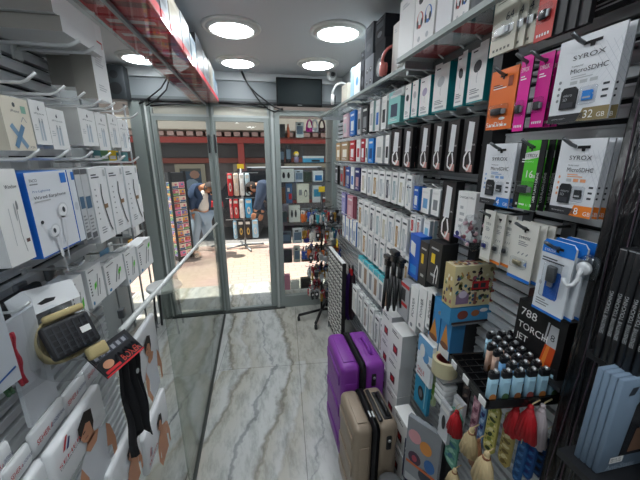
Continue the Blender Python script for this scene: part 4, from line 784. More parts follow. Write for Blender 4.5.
# =========================================================== SUITCASES
def suitcase(label,x0,x1,y0,y1,h,m,band,style):
    cx,cy=(x0+x1)/2,(y0+y1)/2; w,d=x1-x0,y1-y0; t=thing('suitcase',label,'suitcase',(cx,cy,0)); zb=.045; s=.022
    bx=-w*.02
    for nm,a,b_ in (('left_shell',-w/2,bx-s/2),('right_shell',bx+s/2,w/2)):
        k=MB(); k.rbox(a,b_,-d/2,d/2,zb,h,.028,m,5)
        inn=a if nm=='left_shell' else b_
        for i in range(3):  # pressed ribs
            zz=zb+.09+i*(h-zb-.18)/2; sg=-1 if nm=='left_shell' else 1
            k.rbox(min(inn,inn+sg*.006),max(inn,inn+sg*.006),-d*.40,d*.40,zz-.03,zz+.03,.0028,m,2)
        if nm=='left_shell': k.rbox(a+.02,b_-.02,-d/2-.005,-d/2,zb+.05,h-.09,.0024,m,2); k.rbox(a+.022,b_-.016,-d*.36,d*.36,h,h+.004,.0019,m,2)
        k.build(nm,t)
    k=MB(); k.rbox(bx-s*.7,bx+s*.7,-d/2+.004,d/2-.004,zb+.004,h-.004,.024,band,5); k.rbox(bx-s*.62,bx+s*.62,-d/2-.003,d/2+.003,zb,h+.003,.028,band,5); k.build('zip_band',t)
    if style=='beige':
        zz=MB()
        for q in (-.3,): zz.rbox(bx+.004,bx+.012,d*q,d*q+.035,h+.003,h+.009,.002,CHROME,2); zz.rbox(bx-.010,bx-.002,d*q+.006,d*q+.04,h+.003,h+.008,.002,CHROME,2)
        zz.build('zip_pull',t)
        k=MB(); k.rbox(bx+.020,bx+.038,-d*.40,d*.36,h-.001,h+.012,.005,BLACK,3); k.build('handle_rail',t)
        k=MB(); k.rbox(bx+.046,bx+.085,-d*.36,d*.30,h-.004,h+.005,.004,BLACK,3); k.tube([(bx+.066,-d*.30,h+.004),(bx+.066,-d*.24,h+.022),(bx+.066,d*.16,h+.022),(bx+.066,d*.24,h+.004)],.009,M('1c1c1e',.35),8); k.build('carry_handle',t)
    else:
        k=MB(); k.rbox(bx+.05,bx+.085,-d*.26,d*.24,h-.004,h+.003,.0035,m,3); k.tube([(bx+.068,-d*.24,h+.002),(bx+.068,-d*.19,h+.018),(bx+.068,d*.15,h+.018),(bx+.068,d*.2,h+.002)],.010,M('7a2a9c',.4),8); k.build('carry_handle',t)
    k=MB(); k.rbox(bx+.045,bx+.068,-d/2-.007,-d/2+.002,h-.12,h-.05,.006,BLACK,3); k.lathe([(.007,-.001),(.007,.003)],CHROME,12,(bx+.0565,-d/2-.009,h-.07),'y'); k.build('lock_plate',t)
    for sx in (-1,1):
        for sy in (-1,1):
            k=MB(); k.lathe([(.014,-.009),(.021,-.007),(.021,.007),(.014,.009)],BLACK,14,(sx*(w/2-.035),sy*(d/2-.03),.021),'x'); k.rbox(sx*(w/2-.035)-.013,sx*(w/2-.035)+.013,sy*(d/2-.03)-.016,sy*(d/2-.03)+.016,.03,zb+.004,.004,BLACK,2); k.build('wheel',t)
    return t
suitcase('purple upright hard-shell suitcase with black zip band behind the beige one',.355,.585,1.225,1.545,.608,PURPLE,M('1a1a1d',.5),'purple')
suitcase('beige upright hard-shell suitcase with black zip band nearest the camera',.338,.535,  .955,1.195,.520,M('9b8b79',.42,.15,bump=.06,bscale=500),M('16161a',.5),'beige')
k=MB(); k.lathe([(.0,0),(.055,0),(.06,.01),(.06,.28),(.056,.305),(.045,.318),(.015,.322)],M('77797a',.55),28); p=onz((388,479),.3); t=tag(k.build('waste_bin',None,(p.x+.0,p.y-.03,0)),'rounded grey bin top just before the beige suitcase','bin')

# =========================================================== END-WALL FIXTURES
a=ony((276,77),3.02); b_=ony((322,107),3.02)
t=thing('monitor','flat black monitor mounted on the bulkhead above the display window','monitor',((a.x+b_.x)/2,3.03,b_.z)); w=(b_.x-a.x); h=a.z-b_.z
k=MB(); k.rbox(-w/2,w/2,-.02,.02,0,h,.004,M('0f1112',.6,0,.2),2); k.build('casing',t); k=MB(); k.pr(-w/2+.012,w/2-.012,.018,h-.012,M('121c1e',.6,0,.2),1,-.02); k.build('screen',t); k=MB(); k.box(-.06,.06,.02,.05,h*.3,h*.7,BLACK); k.build('wall_mount',t); k=MB(); k.pr(-.02,.02,.005,.011,GREY,1,-.02); k.build('badge',t)
p=ony((333,74),2.9); t=thing('security_camera','small white dome security camera beside the monitor','camera',(p.x,2.95,p.z)); k=MB(); k.ball((0,0,0),.046,M('dadcdb',.35),14); k.build('camera_ball',t); k=MB(); k.lathe([(.03,-.036),(.028,-.043),(.022,-.044)],M('8d9090',.35),16,(0,0,0),'y'); k.lathe([(.02,-.045),(.016,-.048)],BLACK,14,(0,0,0),'y'); k.build('lens',t); k=MB(); k.lathe([(.03,.0),(.03,2.298-p.z-.03)],M('b9bcbb',.4),16,(0,0,.03)); k.build('ceiling_mount',t)
def cable(label,pts,Y,r=.006,m=BLACK): 
    q=[ony(p,Y+ (pts.index(p)%2)*.004) for p in pts]; tag(MB().tube(q,r,m,7).build('cable'),label,'cable')
cable('black cable drooping from the ceiling light down to the monitor, upper loop',[(241,71),(244,78),(250,87),(258,95),(266,101),(274,107),(283,110)],3.05)
cable('black cable drooping from the ceiling light to the transom, lower loop',[(242,71),(246,81),(253,92),(260,102),(268,109),(275,112),(283,108)],3.03)
cable('black cable running along the bulkhead channel between doors and monitor',[(150,106),(175,104),(200,103),(225,102),(245,104),(268,108)],3.05,.007)
cable('black cable hanging behind the red boxes at left, first of two',[(167,78),(161,88),(150,97),(139,104)],3.05); cable('black cable hanging behind the red boxes at left, second of two',[(169,80),(166,90),(157,99),(146,106)],3.05)
a=ony((110,70),3.0); b_=ony((127,107),3.0); t=thing('loudspeaker','dark upright speaker at the left end of the bulkhead','speaker',((a.x+b_.x)/2,2.98,2.03)); k=MB(); k.rbox(-.07,.07,-.04,.07,0,.25,.006,M('2b3034',.5),2); k.build('cabinet',t); k=MB(); k.pe(0,.08,.045,.045,M('17191b',.6),1,18,0,-.04); k.pe(0,.18,.03,.03,M('17191b',.6),1,18,0,-.04); k.build('grille',t)

# =========================================================== OVERHEAD SHELF OF RED BOXES
ZH=2.03
t=thing('overhead_shelf','long glass shelf with grey metal rail hung over the glass partition','shelf',(0,0,ZH)); MB().box(-.49,-.275,.5,3.04,0,.006,SHELFG).build('glass_pane',t); MB().box(-.398,-.386,.5,3.05,-.014,-.0005,M('7d8488',.4,.2)).build('support_rail',t); MB().box(-.3995,-.398,.5,3.05,-.013,-.001,M('c9ccce',.4)).build('rail_edge',t)
for yy in (.55,1.8,2.95): MB().tube([(-.488,yy,.0065),(-.488,yy,2.3-ZH)],.005,STEEL,8).build('hanger_rod',t)
RBX=M('d42a38',.4); r=random.Random(5); yy=.56; i=0; cols=[M('92989d',.4),M('6d8496',.4),M('2b2f34',.4),M('858b90',.4),M('9c968b',.4)]
nm=['white','pale blue','charcoal','light grey','cream']; cnt=[0]*5
while yy<3.0 and i<14:
    d=[.26,.24,.22,.13,.21,.2,.17][i%7]; dd=min(d,3.03-yy)
    if dd<.08: break
    hh=[.2,.19,.21,.205,.15,.16,.14][i%7]; c=i%5
    k=MB(); k.box(-.480,-.28,yy,yy+dd-.02,0,hh,cols[c],side=cols[c]); k.box(-.4805,-.2795,yy-.0005,yy+dd-.0195,-.0003,.034,RBX)
    z0=-.0009
    k.add([(-.46,yy+.02,z0),(-.31,yy+.02,z0),(-.31,yy+.05,z0),(-.46,yy+.05,z0)],[(3,2,1,0)],M('e3c9c9',.5)); k.add([(-.47,yy+dd*.45,z0),(-.29,yy+dd*.45,z0),(-.29,yy+dd*.62,z0),(-.47,yy+dd*.62,z0)],[(3,2,1,0)],M('8d1b26',.4))
    xs_=-.2790
    k.add([(xs_,yy+.02,.06),(xs_,yy+dd-.05,.06),(xs_,yy+dd-.05,hh-.03),(xs_,yy+.02,hh-.03)],[(0,1,2,3)],[M('6f8696',.4),M('a4aeb4',.4),M('1f2226',.4),M('5c6166',.4),M('8a8272',.4)][c])
    tag(k.build('toy_box',None,(0,0,ZH+.0075)),f'{nm[c]} boxed toy with red base, {ORD[i+1]} from the near end of the overhead shelf','box','red-based boxes on the overhead shelf'); yy+=dd; i+=1

# =========================================================== GLASS PARTITION
def za(y): return 1.11-(y-1.0)*.072
t=thing('glass_partition','waist-high grey glass panel with a pale metal top rail along the aisle','partition',(-.39,0,0)); k=MB(); k.prism([(1.24,.02),(3.03,.02),(3.03,za(3.03)),(1.24,za(1.24))],-.004,.004,GLASSG,'x'); k.build('glass_pane',t)
k=MB(); k.tube([(0,.86,za(.86)+.008),(0,3.04,za(3.04)+.008)],  .009,M('dfe2e0',.35,.1),10); k.build('top_rail',t); MB().box(-.012,.012,1.24,3.03,0,.02,M('3f423f',.5,.3)).build('floor_channel',t)
k=MB(); k.box(-.07,.07,-.001,.001,0,.025,M('cbbfae',.4)); 

# display stand behind the partition at the left window
t=thing('display_rack','grey wire display rack with small goods by the left window','rack',(-1.12,2.86,0)); k=MB()
for sx in (-.1,.1):
    for sy in (-.12,.12): k.tube([(sx,sy,0),(sx,sy,2.0)],.008,STEEL,6)
k.build('uprights',t); RK=[.95,1.15,1.35,1.55,1.75]
for z in RK: MB().box(-.11,.11,-.13,.13,z-.008,z,M('a9adad',.4,.3)).build('shelf_tray',t)
r=random.Random(9); pal=[('white',WHITE),('yellow',YELLOW),('dark',DARK),('teal',M('5a8f93',.5)),('grey',LGREY),('green',M('6f9a6a',.5))]
for zi,z in enumerate(RK):
    for j in range(4):
        c=(zi*3+j*2)%6; k=MB(); k.box(-.026,.026,-.04,.04,0,r.uniform(.06,.13),pal[c][1]); k.pr(-.02,.02,.02,.045,PAPER,1,-.04); tag(k.build('gadget_box',None,(-1.185+j*.053-.0+.0,2.80,z+.001)),f'small {pal[c][0]} box, {ORD[j+1]} from the left on tray {["one","two","three","four","five"][zi]} of the wire rack','box','goods on the wire rack')
p=onz((153,280),.45); t=thing('stool','white round stool standing behind the glass partition by the door post','stool',(p.x+.14,p.y-.16,0)); k=MB(); k.lathe([(.14,.42),(.15,.43),(.15,.45),(.14,.46)],WHITE,24); k.build('seat',t)
for i in range(4):
    a=PI/4+i*PI/2; MB().tube([(.1*math.cos(a),.1*math.sin(a),.419),(.14*math.cos(a),.14*math.sin(a),0)],.009,DARK,6).build('leg',t)

# =========================================================== LEFT WALL GOODS
XW=-.44
def lhook(px,py,X=-.40,label='',g='hooks',r=.003):
    q=onx((px,py),X); return hook(XL,X,q.y,q.z-.014,label,g,r,WIRE,.018)
for i,(px,py) in enumerate(((36,75),(65,88),(85,94),(101,101),(115,104),(127,107),(138,114))): lhook(px,py,label=f'white prong hook, {ORD[i+1]} from the camera in the upper row over iPhone packs'.replace('iPhone packs','white phone packs'),g='upper left hooks')
for i,(px,py) in enumerate(((40,149),(69,149),(93,150),(111,151),(125,154),(139,155))): lhook(px,py+3,label=f'white prong hook, {ORD[i+1]} from the camera in the row over the earphone boxes',g='middle left hooks')
def lbox(name,label,cat,X,A,B,E,d,main,deco=None,side=None,top=None,grp=None,grow=1.0):
    y,w,z,h=quad(X,A,B,E); k=MB(); k.box(-w/2,w/2,0,d,0,h,main,side=side,top=top)
    if deco: deco(k,w,h)
    t=tag(k.build(name),label,cat,grp); put_l(t,X,y,z); return t,(y,w,z,h)
def apple_pack(txt):
    def f(k,w,h):
        k.pe(0,h*.82,w*.05,h*.04,M('55585c',.5)); k.pe(w*.02,h*.875,w*.02,h*.012,M('55585c',.5),1,8,.7); k.tv(txt,-w*.3,w*.3,h*.69,M('55585c',.5),1,h*.04); k.pl([(-w*.08,h*.55),(-w*.1,h*.1)],w*.1,M('b9c3cb',.5)); k.pl([(w*.08,h*.55),(w*.08,h*.1)],w*.12,M('aeb9c2',.5)); k.pl([(-w*.1,h*.5),(-w*.1,h*.6)],w*.05,GREY,2); k.pl([(w*.08,h*.5),(w*.08,h*.6)],w*.05,GREY,2); k.lines(-w*.42,-w*.2,h*.45,3,h*.05,LGREY)
    return f
def xbox(k,w,h):
    k.pe(-w*.05,h*.86,w*.05,h*.045,M('45484c',.5)); k.tv('iPhone',-w*.2,w*.1,h*.72,M('55585c',.5),1,h*.05); k.pr(w*.18,w*.36,h*.72,h*.86,M('7fae9a',.5)); k.pl([(-w*.3,h*.48),(w*.14,h*.06)],w*.14,M('7d9cb5',.4)); k.pl([(w*.12,h*.48),(-w*.28,h*.06)],w*.14,M('5f86a8',.4),2); k.text('X 256',w*.22,h*.05,h*.06,INK); k.pl([(w*.1,h*.55),(w*.2,h*.65),(w*.3,h*.55)],w*.02,GREY)
PH='white phone packs on the upper left hooks'
lbox('phone_pack','cream phone accessory pack with blue X picture, nearest on the upper left hooks','pack',XW,(-3,94),(26,100),(1,150),.03,M('dbd4c3',.5),xbox,M('c9c2b2',.5),grp=PH)
for i,(A,B,E) in enumerate((((27,98),(44,103),(30,144)),((45,106),(63,112),(46,149)),((77,108),(93,111),(78,145)),((94,113),(105,114),(97,150)),((106.5,113.5),(116,115.5),(109,147)),((117,119),(125.5,120.5),(119,151)))):
    t,(y,w,z,h)=lbox('phone_pack',['white phone pack with grey phone print, second from the camera, upper left hooks','white phone pack hanging lowest, third from the camera on the upper left hooks','thick white phone pack with grey side in the middle of the upper left hooks','white phone pack right after the thick one on the upper left hooks','white phone pack second from the far end of the upper left hooks','white phone pack at the far end of the upper left hooks'][i],'pack',XW,A,B,E,.02 if i!=2 else .06,M('e4e4e3',.5),apple_pack('iPhone'),M('c4c4c1',.5),grp=PH)
    for j in range(1,3 if i!=2 else 1): dup(t,(XW-.026*j,y-.004*j,z+.003*j),LW+.02*j,f'white phone pack, {ORD[j+1]} back on the {ORD[i+2]} of the upper left hooks',PH)
# earphone row
EP='boxes on the middle left hooks'
def earp(k,w,h):
    k.pe(w*.12,h*.55,w*.03,h*.1,LGREY); k.tv('Window',-w*.05,w*.4,h*.8,INK,1,h*.04)
    k.pl([(w*.2,h*.6),(w*.16,h*.3),(w*.22,h*.1)],w*.02,GREY); k.pr(w*.28,w*.42,h*.2,h*.24,M('6a4a44',.5)); k.pe(w*.22,h*.62,w*.04,h*.05,GREY,2); k.pl([(-w*.1,h*.6),(-w*.12,h*.2)],w*.02,LGREY)
lbox('earphone_box','white earphone box at the near left edge, before the blue-sided box','box',XW,(-15,171),(14,168),(-20,283),.07,WHITE,earp,M('d4d6d8',.5),grp=EP)
def earbud(k,w,h,cx,cz,s,fl=1,kk=3):
    k.pe(cx,cz,w*.14*s,h*.09*s,M('d7dade',.4),kk,18,.3); k.pe(cx,cz,w*.11*s,h*.07*s,M('f2f4f6',.3),kk+1,18,.3); k.pe(cx+w*.02*fl,cz+h*.005,w*.035*s,h*.035*s,M('3a4048',.4),kk+2,10,.3)
    k.pl([(cx-w*.02*fl,cz-h*.05*s),(cx-w*.06*fl,cz-h*.36*s)],w*.085*s,M('dfe2e6',.4),kk); k.pl([(cx-w*.06*fl,cz-h*.36*s),(cx-w*.1*fl,cz-h*.6*s)],w*.025*s,M('cfd3d8',.4),kk)
def blue_ear(k,w,h):
    k.pr(-w*.5,w*.5,h*.0,h*.015,M('1f6fd0',.4)); k.pr(w*.3,w*.46,h*.84,h*.97,M('2b77d0',.4)); k.text('PACO',-w*.44,h*.89,h*.05,INK); k.lines(-w*.44,-w*.15,h*.87,1,h*.03,GREY); k.tv('Pro Lightning',-w*.42,-w*.02,h*.77,M('3f6ea8',.5),2,h*.03); k.tv('Wired Earphone',-w*.42,w*.36,h*.69,INK,2,h*.05); k.lines(-w*.42,w*.2,h*.67,1,h*.035,LGREY)
    earbud(k,w,h,w*.18,h*.5,1.1); earbud(k,w,h,-w*.14,h*.28,.95,-1,6); k.pe(-w*.36,h*.42,w*.035,h*.022,INK,2)
t,_=lbox('earphone_box','white box with blue sides lettered Wired Earphone','box',XW,(23,173),(65,170),(26,268),.10,M('e6e9ee',.4),blue_ear,M('1d6fd6',.4),M('2f86e6',.4),EP)
q=quad(XW-.0,(66,170),(72.5,169.5),(69,247))
t,_=lbox('earphone_box','white box with blue corner squeezed behind the Wired Earphone box','box',XW,(66,170),(72,169.5),(69,247),.10,M('dfe4ea',.4),lambda k,w,h:(k.pr(0,w*.5,h*.86,h*.97,M('2b77d0',.4)),k.pe(0,h*.5,w*.3,h*.06,M('c9ced6',.4))),M('1d6fd6',.4),None,EP)
def greyb(k,w,h): k.pr(-w*.4,w*.4,h*.45,h*.62,M('4a6a86',.4)); k.lines(-w*.35,w*.35,h*.35,5,h*.05,GREY); k.pr(-w*.4,w*.4,h*.02,h*.1,M('5c5f63',.5)); k.pr(-w*.5,w*.5,h*.93,h,M('5f6266',.5))
for i,(A,B,E) in enumerate((((73,169.5),(78.5,169),(76,246)),((79,169),(85.5,168.7),(83,245)))): lbox('charger_box',['grey charger box with blue picture, nearer of two beside the earphone boxes','grey charger box with blue picture, farther of two before the cable boxes'][i],'box',XW,A,B,E,.09,M('c4c7ca',.45),greyb,M('a9acb0',.5),None,EP)
def cableb(k,w,h):
    k.lines(-w*.4,w*.1,h*.92,2,h*.035,INK); k.pl([(w*.08,h*.78),(w*.02,h*.62),(w*.1,h*.42),(w*.24,h*.2),(w*.36,h*.1)],w*.06,M('33363c',.4),2); k.pr(w*.05,w*.3,h*.44,h*.5,M('8a6a4a',.5),3)
    for i in range(6): k.pe(-w*.3,h*(.72-.08*i),w*.04,h*.012,GREY)
    k.lines(-w*.3,w*.05,h*.2,3,h*.035,GREY); k.pr(w*.32,w*.46,h*.88,h*.97,LGREY)
for i,(A,B,E) in enumerate((((87,168.4),(104,167.4),(97,246)),((105.5,167.4),(121,166.6),(113,237)),((123,166.5),(136,165.8),(128,231)))):
    t,(y,w,z,h)=lbox('cable_box',['white cable box with curved black cable, nearest of three','white cable box with curved black cable, middle of three','white cable box with curved black cable, farthest of three by the door post'][i],'box',XW,A,B,E,.035,M('e8e9ea',.45),cableb,M('cdd0d3',.5),None,EP)
    for j in (1,2): dup(t,(XW-.042*j,y-.003*j,z),LW,f'white cable box, {ORD[j+1]} back behind the {["nearest","middle","farthest"][i]} of the black cable boxes',EP)
# big boxes on top with arms
def arm(px,py,i):
    q=onx((px,py),-.41); hook(XL,-.41,q.y,q.z-.012,['steel support arm under the near end of flat white cartons','steel support arm under the far end of flat white cartons'][i],'carton support arms',.0045,M('d6d9da',.35,.1),.014)
arm(80,41,0); arm(95,48,1)
y,w,z,h=quad(-.425,(63,33),(103,56),(62,17)); 
k=MB(); k.box(-w/2,w/2,0,.17,0,h,M('dedfe0',.5),side=M('a5a29b',.6),top=M('c3c4c4',.5)); t=tag(k.build('carton'),'flat white carton with grey card end, lower of the stacked pair','carton'); put_l(t,-.425,y,z)
k=MB(); k.box(-w/2-.01,w/2-.01,0,.165,0,h*1.6,M('e2e3e3',.5),side=M('a9a6a0',.6),top=M('c3c4c4',.5)); t=tag(k.build('carton'),'flat white carton cut by the top edge, upper of the stacked pair','carton'); put_l(t,-.43,y-.005,z+h+.001)
XB=-.45
y,w,z,h=quad(XB,(99,102),(112,101),(96,24)); k=MB(); k.box(-w/2,w/2,0,.055,0,h,M('e8e9e9',.45),side=M('a5a29a',.6)); k.pe(-w*.1,h*.88,w*.12,h*.03,M('55585c',.5)); k.pr(w*.05,w*.4,h*.7,h*.78,RED); k.lines(-w*.3,w*.3,h*.6,6,h*.03,LGREY); k.lines(-w*.3,w*.3,h*.2,3,h*.03,LGREY)
t=tag(k.build('tall_box'),'tall white boxed device with small red mark at the end of the left rack','box'); put_l(t,XB,y,z)
k=MB(); k.box(-.045,.045,0,.05,0,.13,M('d5d6d5',.5),side=M('9f9c95',.6)); t=tag(k.build('carton'),'upright white carton with grey side behind the flat cartons','carton'); q=onx((83,88),-.51); put_l(t,-.508,q.y+.03,q.z)
k=MB(); k.box(-.04,.04,0,.035,0,.12,M('d5d6d5',.5),side=M('9f9c95',.6)); t=tag(k.build('carton'),'smaller upright white carton nearest the slat wall','carton'); q=onx((65,86),-.565); put_l(t,-.56,q.y+.03,q.z)
# grey bracket rail
y0,y1=onx((0,296),-.585).y,onx((78,254),-.585).y; zr=onx((40,274),-.585).z
k=MB(); k.box(-.598,-.572,.3,1.2,zr-.012,zr+.014,M('d8dadc',.35,.2)); tag(k.build('wall_rail'),'pale grey wall rail running under the earphone boxes','rail')
for i,(px,py) in enumerate(((19,290),(48,272))): 
    q=onx((px,py),-.57); tag(MB().rbox(-.5715,-.560,q.y-.018,q.y+.018,zr-.02,zr+.016,.003,M('7c8084',.3,.6),2).build('rail_clip'),['dark steel clip on the wall rail nearest the camera','dark steel clip on the wall rail above the belt pack'][i],'clip','clips on the wall rail')
# small white boxes with green stickers
XS=-.47
def gbox(st,seed):
    def f(k,w,h):
        k.lines(-w*.4,w*.2,h*.92,1,h*.05,INK); k.pl([(-w*.05,h*.2),(w*.15,h*.75)],w*.06,GREY); k.pl([(w*.1,h*.2),(w*.25,h*.6)],w*.04,M('45484c',.5)); 
        for i in range(6): k.pr(-w*.42,-w*.34,h*(.3+.08*i),h*(.34+.08*i),INK)
        k.pe(-w*.36,h*.1,w*.06,h*.05,M('4a8ab8',.5)); cx,cz=st; k.pp([(cx*w-w*.1,cz*h-h*.1),(cx*w+w*.06,cz*h-h*.04),(cx*w+w*.1,cz*h+h*.1),(cx*w-w*.06,cz*h+h*.05)],GREEN,3)
    return f
for i,(A,B,E,st) in enumerate((((67,282),(81,275),(74,352),(.2,.55)),((85,270),(100,262),(90,312),(-.1,.5)),((103,265),(122,254),(108,296),(.2,.5)),((123.5,253),(134.5,247),(127,288),(.2,.5)),((136,244),(150,239),(139,277),(.3,.75)))):
    t,_=lbox('accessory_box',['tall white box with green price sticker beside the belt pack','white box with green sticker, second from the belt pack','wide white box with green sticker below the nearest cable box','narrow white box with green sticker below the middle cable box','white box with green sticker at the far end of the left rack'][i],'box',XS,A,B,E,.05,M('e9eaea',.45),gbox(st,i),M('cfd2d4',.5),None,'green-stickered boxes')
q=quad(-.50,(100,262),(114,255),(100,245)); 
k=MB(); k.box(-.03,.03,0,.004,0,.045,M('8fc4ea',.5)); t=tag(k.build('header_card'),'light blue header card sticking up behind the green-stickered boxes','card'); q=onx((107,262),-.525); put_l(t,-.525,q.y,q.z)
k=MB(); k.box(-.02,.02,0,.004,0,.04,M('d9a23c',.5)); k.pr(-.01,.01,.01,.02,M('a5562a',.5)); t=tag(k.build('header_card'),'orange header card sticking up near the far green-stickered box','card'); q=onx((132,249),-.525); put_l(t,-.525,q.y,q.z)
for i,(px,py) in enumerate(((85,262),(112,258),(128,248),(146,240))): lhook(px,py,-.46,f'white prong hook, {ORD[i+1]} from the camera above the green-stickered boxes','lower left hooks',.0036)
# rolled belt in a bag
q=onx((66,336),-.43); t=thing('rolled_belt','rolled beige belt with black mesh buckle in a clear bag','belt',(-.43,q.y,q.z),LW-.6)
BG=M('b9a878',.75,bump=.1,bscale=300); k=MB()
for j in range(3): k.lathe([(.052-.007*j,-.005),(.052-.007*j,.045),(.046-.007*j,.045),(.046-.007*j,-.005),(.052-.007*j,-.005)],BG,30,(-.006*j,0,-.003*j),'y')
t.rotation_euler=(-.5,0,LW-.6); k.build('strap_coil',t); k=MB(); k.rbox(-.045,.05,-.024,-.006,-.042,.036,.008,M('1d1e21',.55),3)
for j in range(7): k.box(-.04+.013*j,-.036+.013*j,-.0255,-.024,-.036,.03,M('2f3136',.5))
for j in range(5): k.box(-.04,.045,-.0252,-.024,-.03+.014*j,-.027+.014*j,M('2f3136',.5))
k.build('mesh_buckle',t); k=MB(); k.rbox(-.03,.05,-.022,-.006,.040,.056,.006,BG,2); k.build('strap_end',t); k=MB(); k.rbox(.012,.056,-.02,.0,-.075,-.044,.006,BG,2); k.build('strap_tip',t); k=MB(); k.pr(.018,.038,-.01,.004,WHITE,1,-.0262); k.build('price_tag',t)
k=MB(); hw=.062; k.prism([(-hw,.066),(hw,.072),(hw,.118),(-hw*.5,.124),(-hw,.114)],.0,.003,M('e8eaec',.4)); k.pp([(-.018,.088),(.0,.094),(.018,.09),(.012,.084),(-.012,.083)],BLACK,1); k.build('header_card',t)
bm=bmesh.new(); bmesh.ops.create_icosphere(bm,subdivisions=3,radius=1); r=random.Random(4)
for v in bm.verts: v.co=Vector((v.co.x*.075,v.co.y*.036+.01,v.co.z*.088-.01))*(1+r.uniform(-.05,.05))
k=MB(); k.frombm(bm,FILM,False); k.build('clear_bag',t)
lhook(30,304,-.44,'white prong hook carrying the belt pack','hooks near the belt pack')
# black cloth and leather pouch behind
q=onx((22,318),-.53); t=thing('strap_pack','black strap pack with dark blue webbing hanging behind the belt pack','pack',(-.53,q.y,q.z),LW); k=MB(); k.rbox(-.07,.09,0,.02,-.01,.055,.008,M('1c1d20',.6),3); k.build('pouch',t)
for i,(x,m) in enumerate(((-.045,M('2a3344',.6)),(-.01,M('3a4658',.6)),(.03,M('25272c',.6)))): MB().rbox(x-.013,x+.013,.0,.012,-.09,-.008,.004,m,2).build('webbing_strap',t)
# left edge bag red + green cords
q=onx((2,345),-.47); t=thing('cord_pack','clear bag of coiled red and green cords at the left edge','pack',(-.47,q.y,q.z),LW-.2)
for nm_,x,m in (('red_cord',.028,M('b5293a',.6)),('green_cord',.0,M('3c6a44',.6))):
    k=MB()
    for s in (-.008,.008): k.tube([(x-.012+s*.45+.002*math.sin(j*1.3),-.002*math.cos(j*1.3),.012-.011*j) for j in range(11)],.0038,m,6)
    k.build(nm_,t)
k=MB(); k.prism([(-.09,-.10),(.05,-.115),(.062,.06),(.03,.12),(-.09,.12)],-.014,.016,FILM); k.build('clear_bag',t); k=MB(); k.box(-.085,.005,-.013,-.011,-.075,.085,M('d9dde2',.45)); k.pl([(-.05,-.06),(-.0,-.045)],.004,M('2b5fa8',.5),1,-.013); k.build('backing_card',t)
k=MB(); k.prism([(-.04,-.13),(.05,-.13),(.045,.10),(-.035,.10)],0,.008,M('c9cdd2',.45)); t=tag(k.build('plastic_sleeve'),'plain clear sleeve hanging between the red cords and the belt','sleeve'); q=onx((30,360),-.47); put_l(t,-.47,q.y,q.z)

# ---- undershirt bags
BAGW=M('e6e8ea',.38)
def man(k,cx,z0,s,shirt,dy=0):
    # printed figure: torso, arms, neck, head, hair
    P=lambda pts,m,kk: k.pp([(cx+x*s,z0+z*s) for x,z in pts],m,kk,dy)
    P([(-.30,0),(-.26,.5),(-.36,.78),(-.2,.9),(.16,.92),(.36,.82),(.28,.45),(.3,0)],shirt or SKIN,2)
    P([(-.26,.5),(-.36,.78),(-.44,.66),(-.46,.3),(-.3,-.02),(-.2,.02),(-.34,.32)],SKIN,3); P([(.28,.45),(.36,.82),(.46,.7),(.54,.36),(.5,.02),(.4,.02),(.4,.36)],SKIN,3)
    P([(-.2,.9),(-.12,.8),(.06,.8),(.16,.92),(.06,.98),(-.14,.98)],SKIN,4); P([(-.14,.94),(.06,.94),(.04,1.08),(-.16,1.06)],SKIN,4)
    k.pe(cx-.1*s,z0+1.17*s,.15*s,.19*s,SKIN,5,14,.25,dy); P([(-.28,1.14),(-.27,1.34),(-.08,1.44),(.08,1.36),(.08,1.14),(.02,1.04),(.0,1.22),(-.1,1.27)],HAIR,6)
    k.pl([(cx-.2*s,z0+1.18*s),(cx-.14*s,z0+1.18*s)],.02*s,HAIR,7,dy); k.pl([(cx-.18*s,z0+1.08*s),(cx-.1*s,z0+1.07*s)],.015*s,M('9a5a4a',.5),7,dy)
def shirt_bag(label,X,A,B,E,deco,tilt=0,d=.022,grp='undershirt bags'):
    y,w,z,h=quad(X,A,B,E); k=MB(); k.rbox(-w/2,w/2,0,d,0,h,.008,BAGW,2); deco(k,w,h); t=tag(k.build('undershirt_bag'),label,'bag',grp); put_l(t,X,y,z); t.rotation_euler=(tilt,0,LW); return t
def logo(k,x,z,s,kk=3):
    k.pp([(x,z+s*.2),(x+s*.5,z+s*1.0),(x+s*.75,z+s*1.0),(x+s*.25,z+s*.2)],RED,kk); k.pp([(x+s*.35,z+s*.05),(x+s*.8,z+s*.75),(x+s*.95,z+s*.65),(x+s*.6,z+s*.05)],NAVY,kk)
def d_tank(k,w,h):
    man(k,w*.12,h-w*1.22,w*.82,M('d3d7dc',.4)); logo(k,-w*.36,h*.68,w*.15); k.tv('SEHER',-w*.47,-w*.08,h*.55,RED,8,h*.075); k.tv('UNDERWEAR',-w*.46,-w*.1,h*.5,INK,8,h*.03)
shirt_bag('large white bag printed with a man in a white tank top',-.415,(49,450),(101,386),(58,505),d_tank)
def d_bare(k,w,h): man(k,w*.12,h-w*.95,w*.56,None); logo(k,-w*.4,h*.3,w*.12); k.tv('SEHER',-w*.46,-w*.1,h*.2,RED,4,h*.06)
def d_side(k,w,h): man(k,w*.16,h-w*.95,w*.58,M('d3d7dc',.4)); k.tv('SEHER',-w*.44,-w*.04,h*.66,RED,4,h*.06); logo(k,-w*.3,h*.74,w*.12)
shirt_bag('white bag with a printed man hanging right behind the boxer pack',-.425,(122,352),(155,318),(131,412),d_side)
shirt_bag('white bag with a bare-chested man, lowest, nearest the camera',-.40,(108,466),(138,425),(118,520),d_bare)
shirt_bag('white bag with a bare-chested man, lowest right by the glass partition',-.405,(141,430),(166,396),(148,482),d_bare)
def d_head(k,w,h): logo(k,-w*.02,h*.38,w*.1); k.tv('SEHER',-w*.4,-w*.04,h*.4,RED,4,h*.2); k.tv('UNDERWEAR',w*.08,w*.42,h*.42,NAVY,4,h*.14)
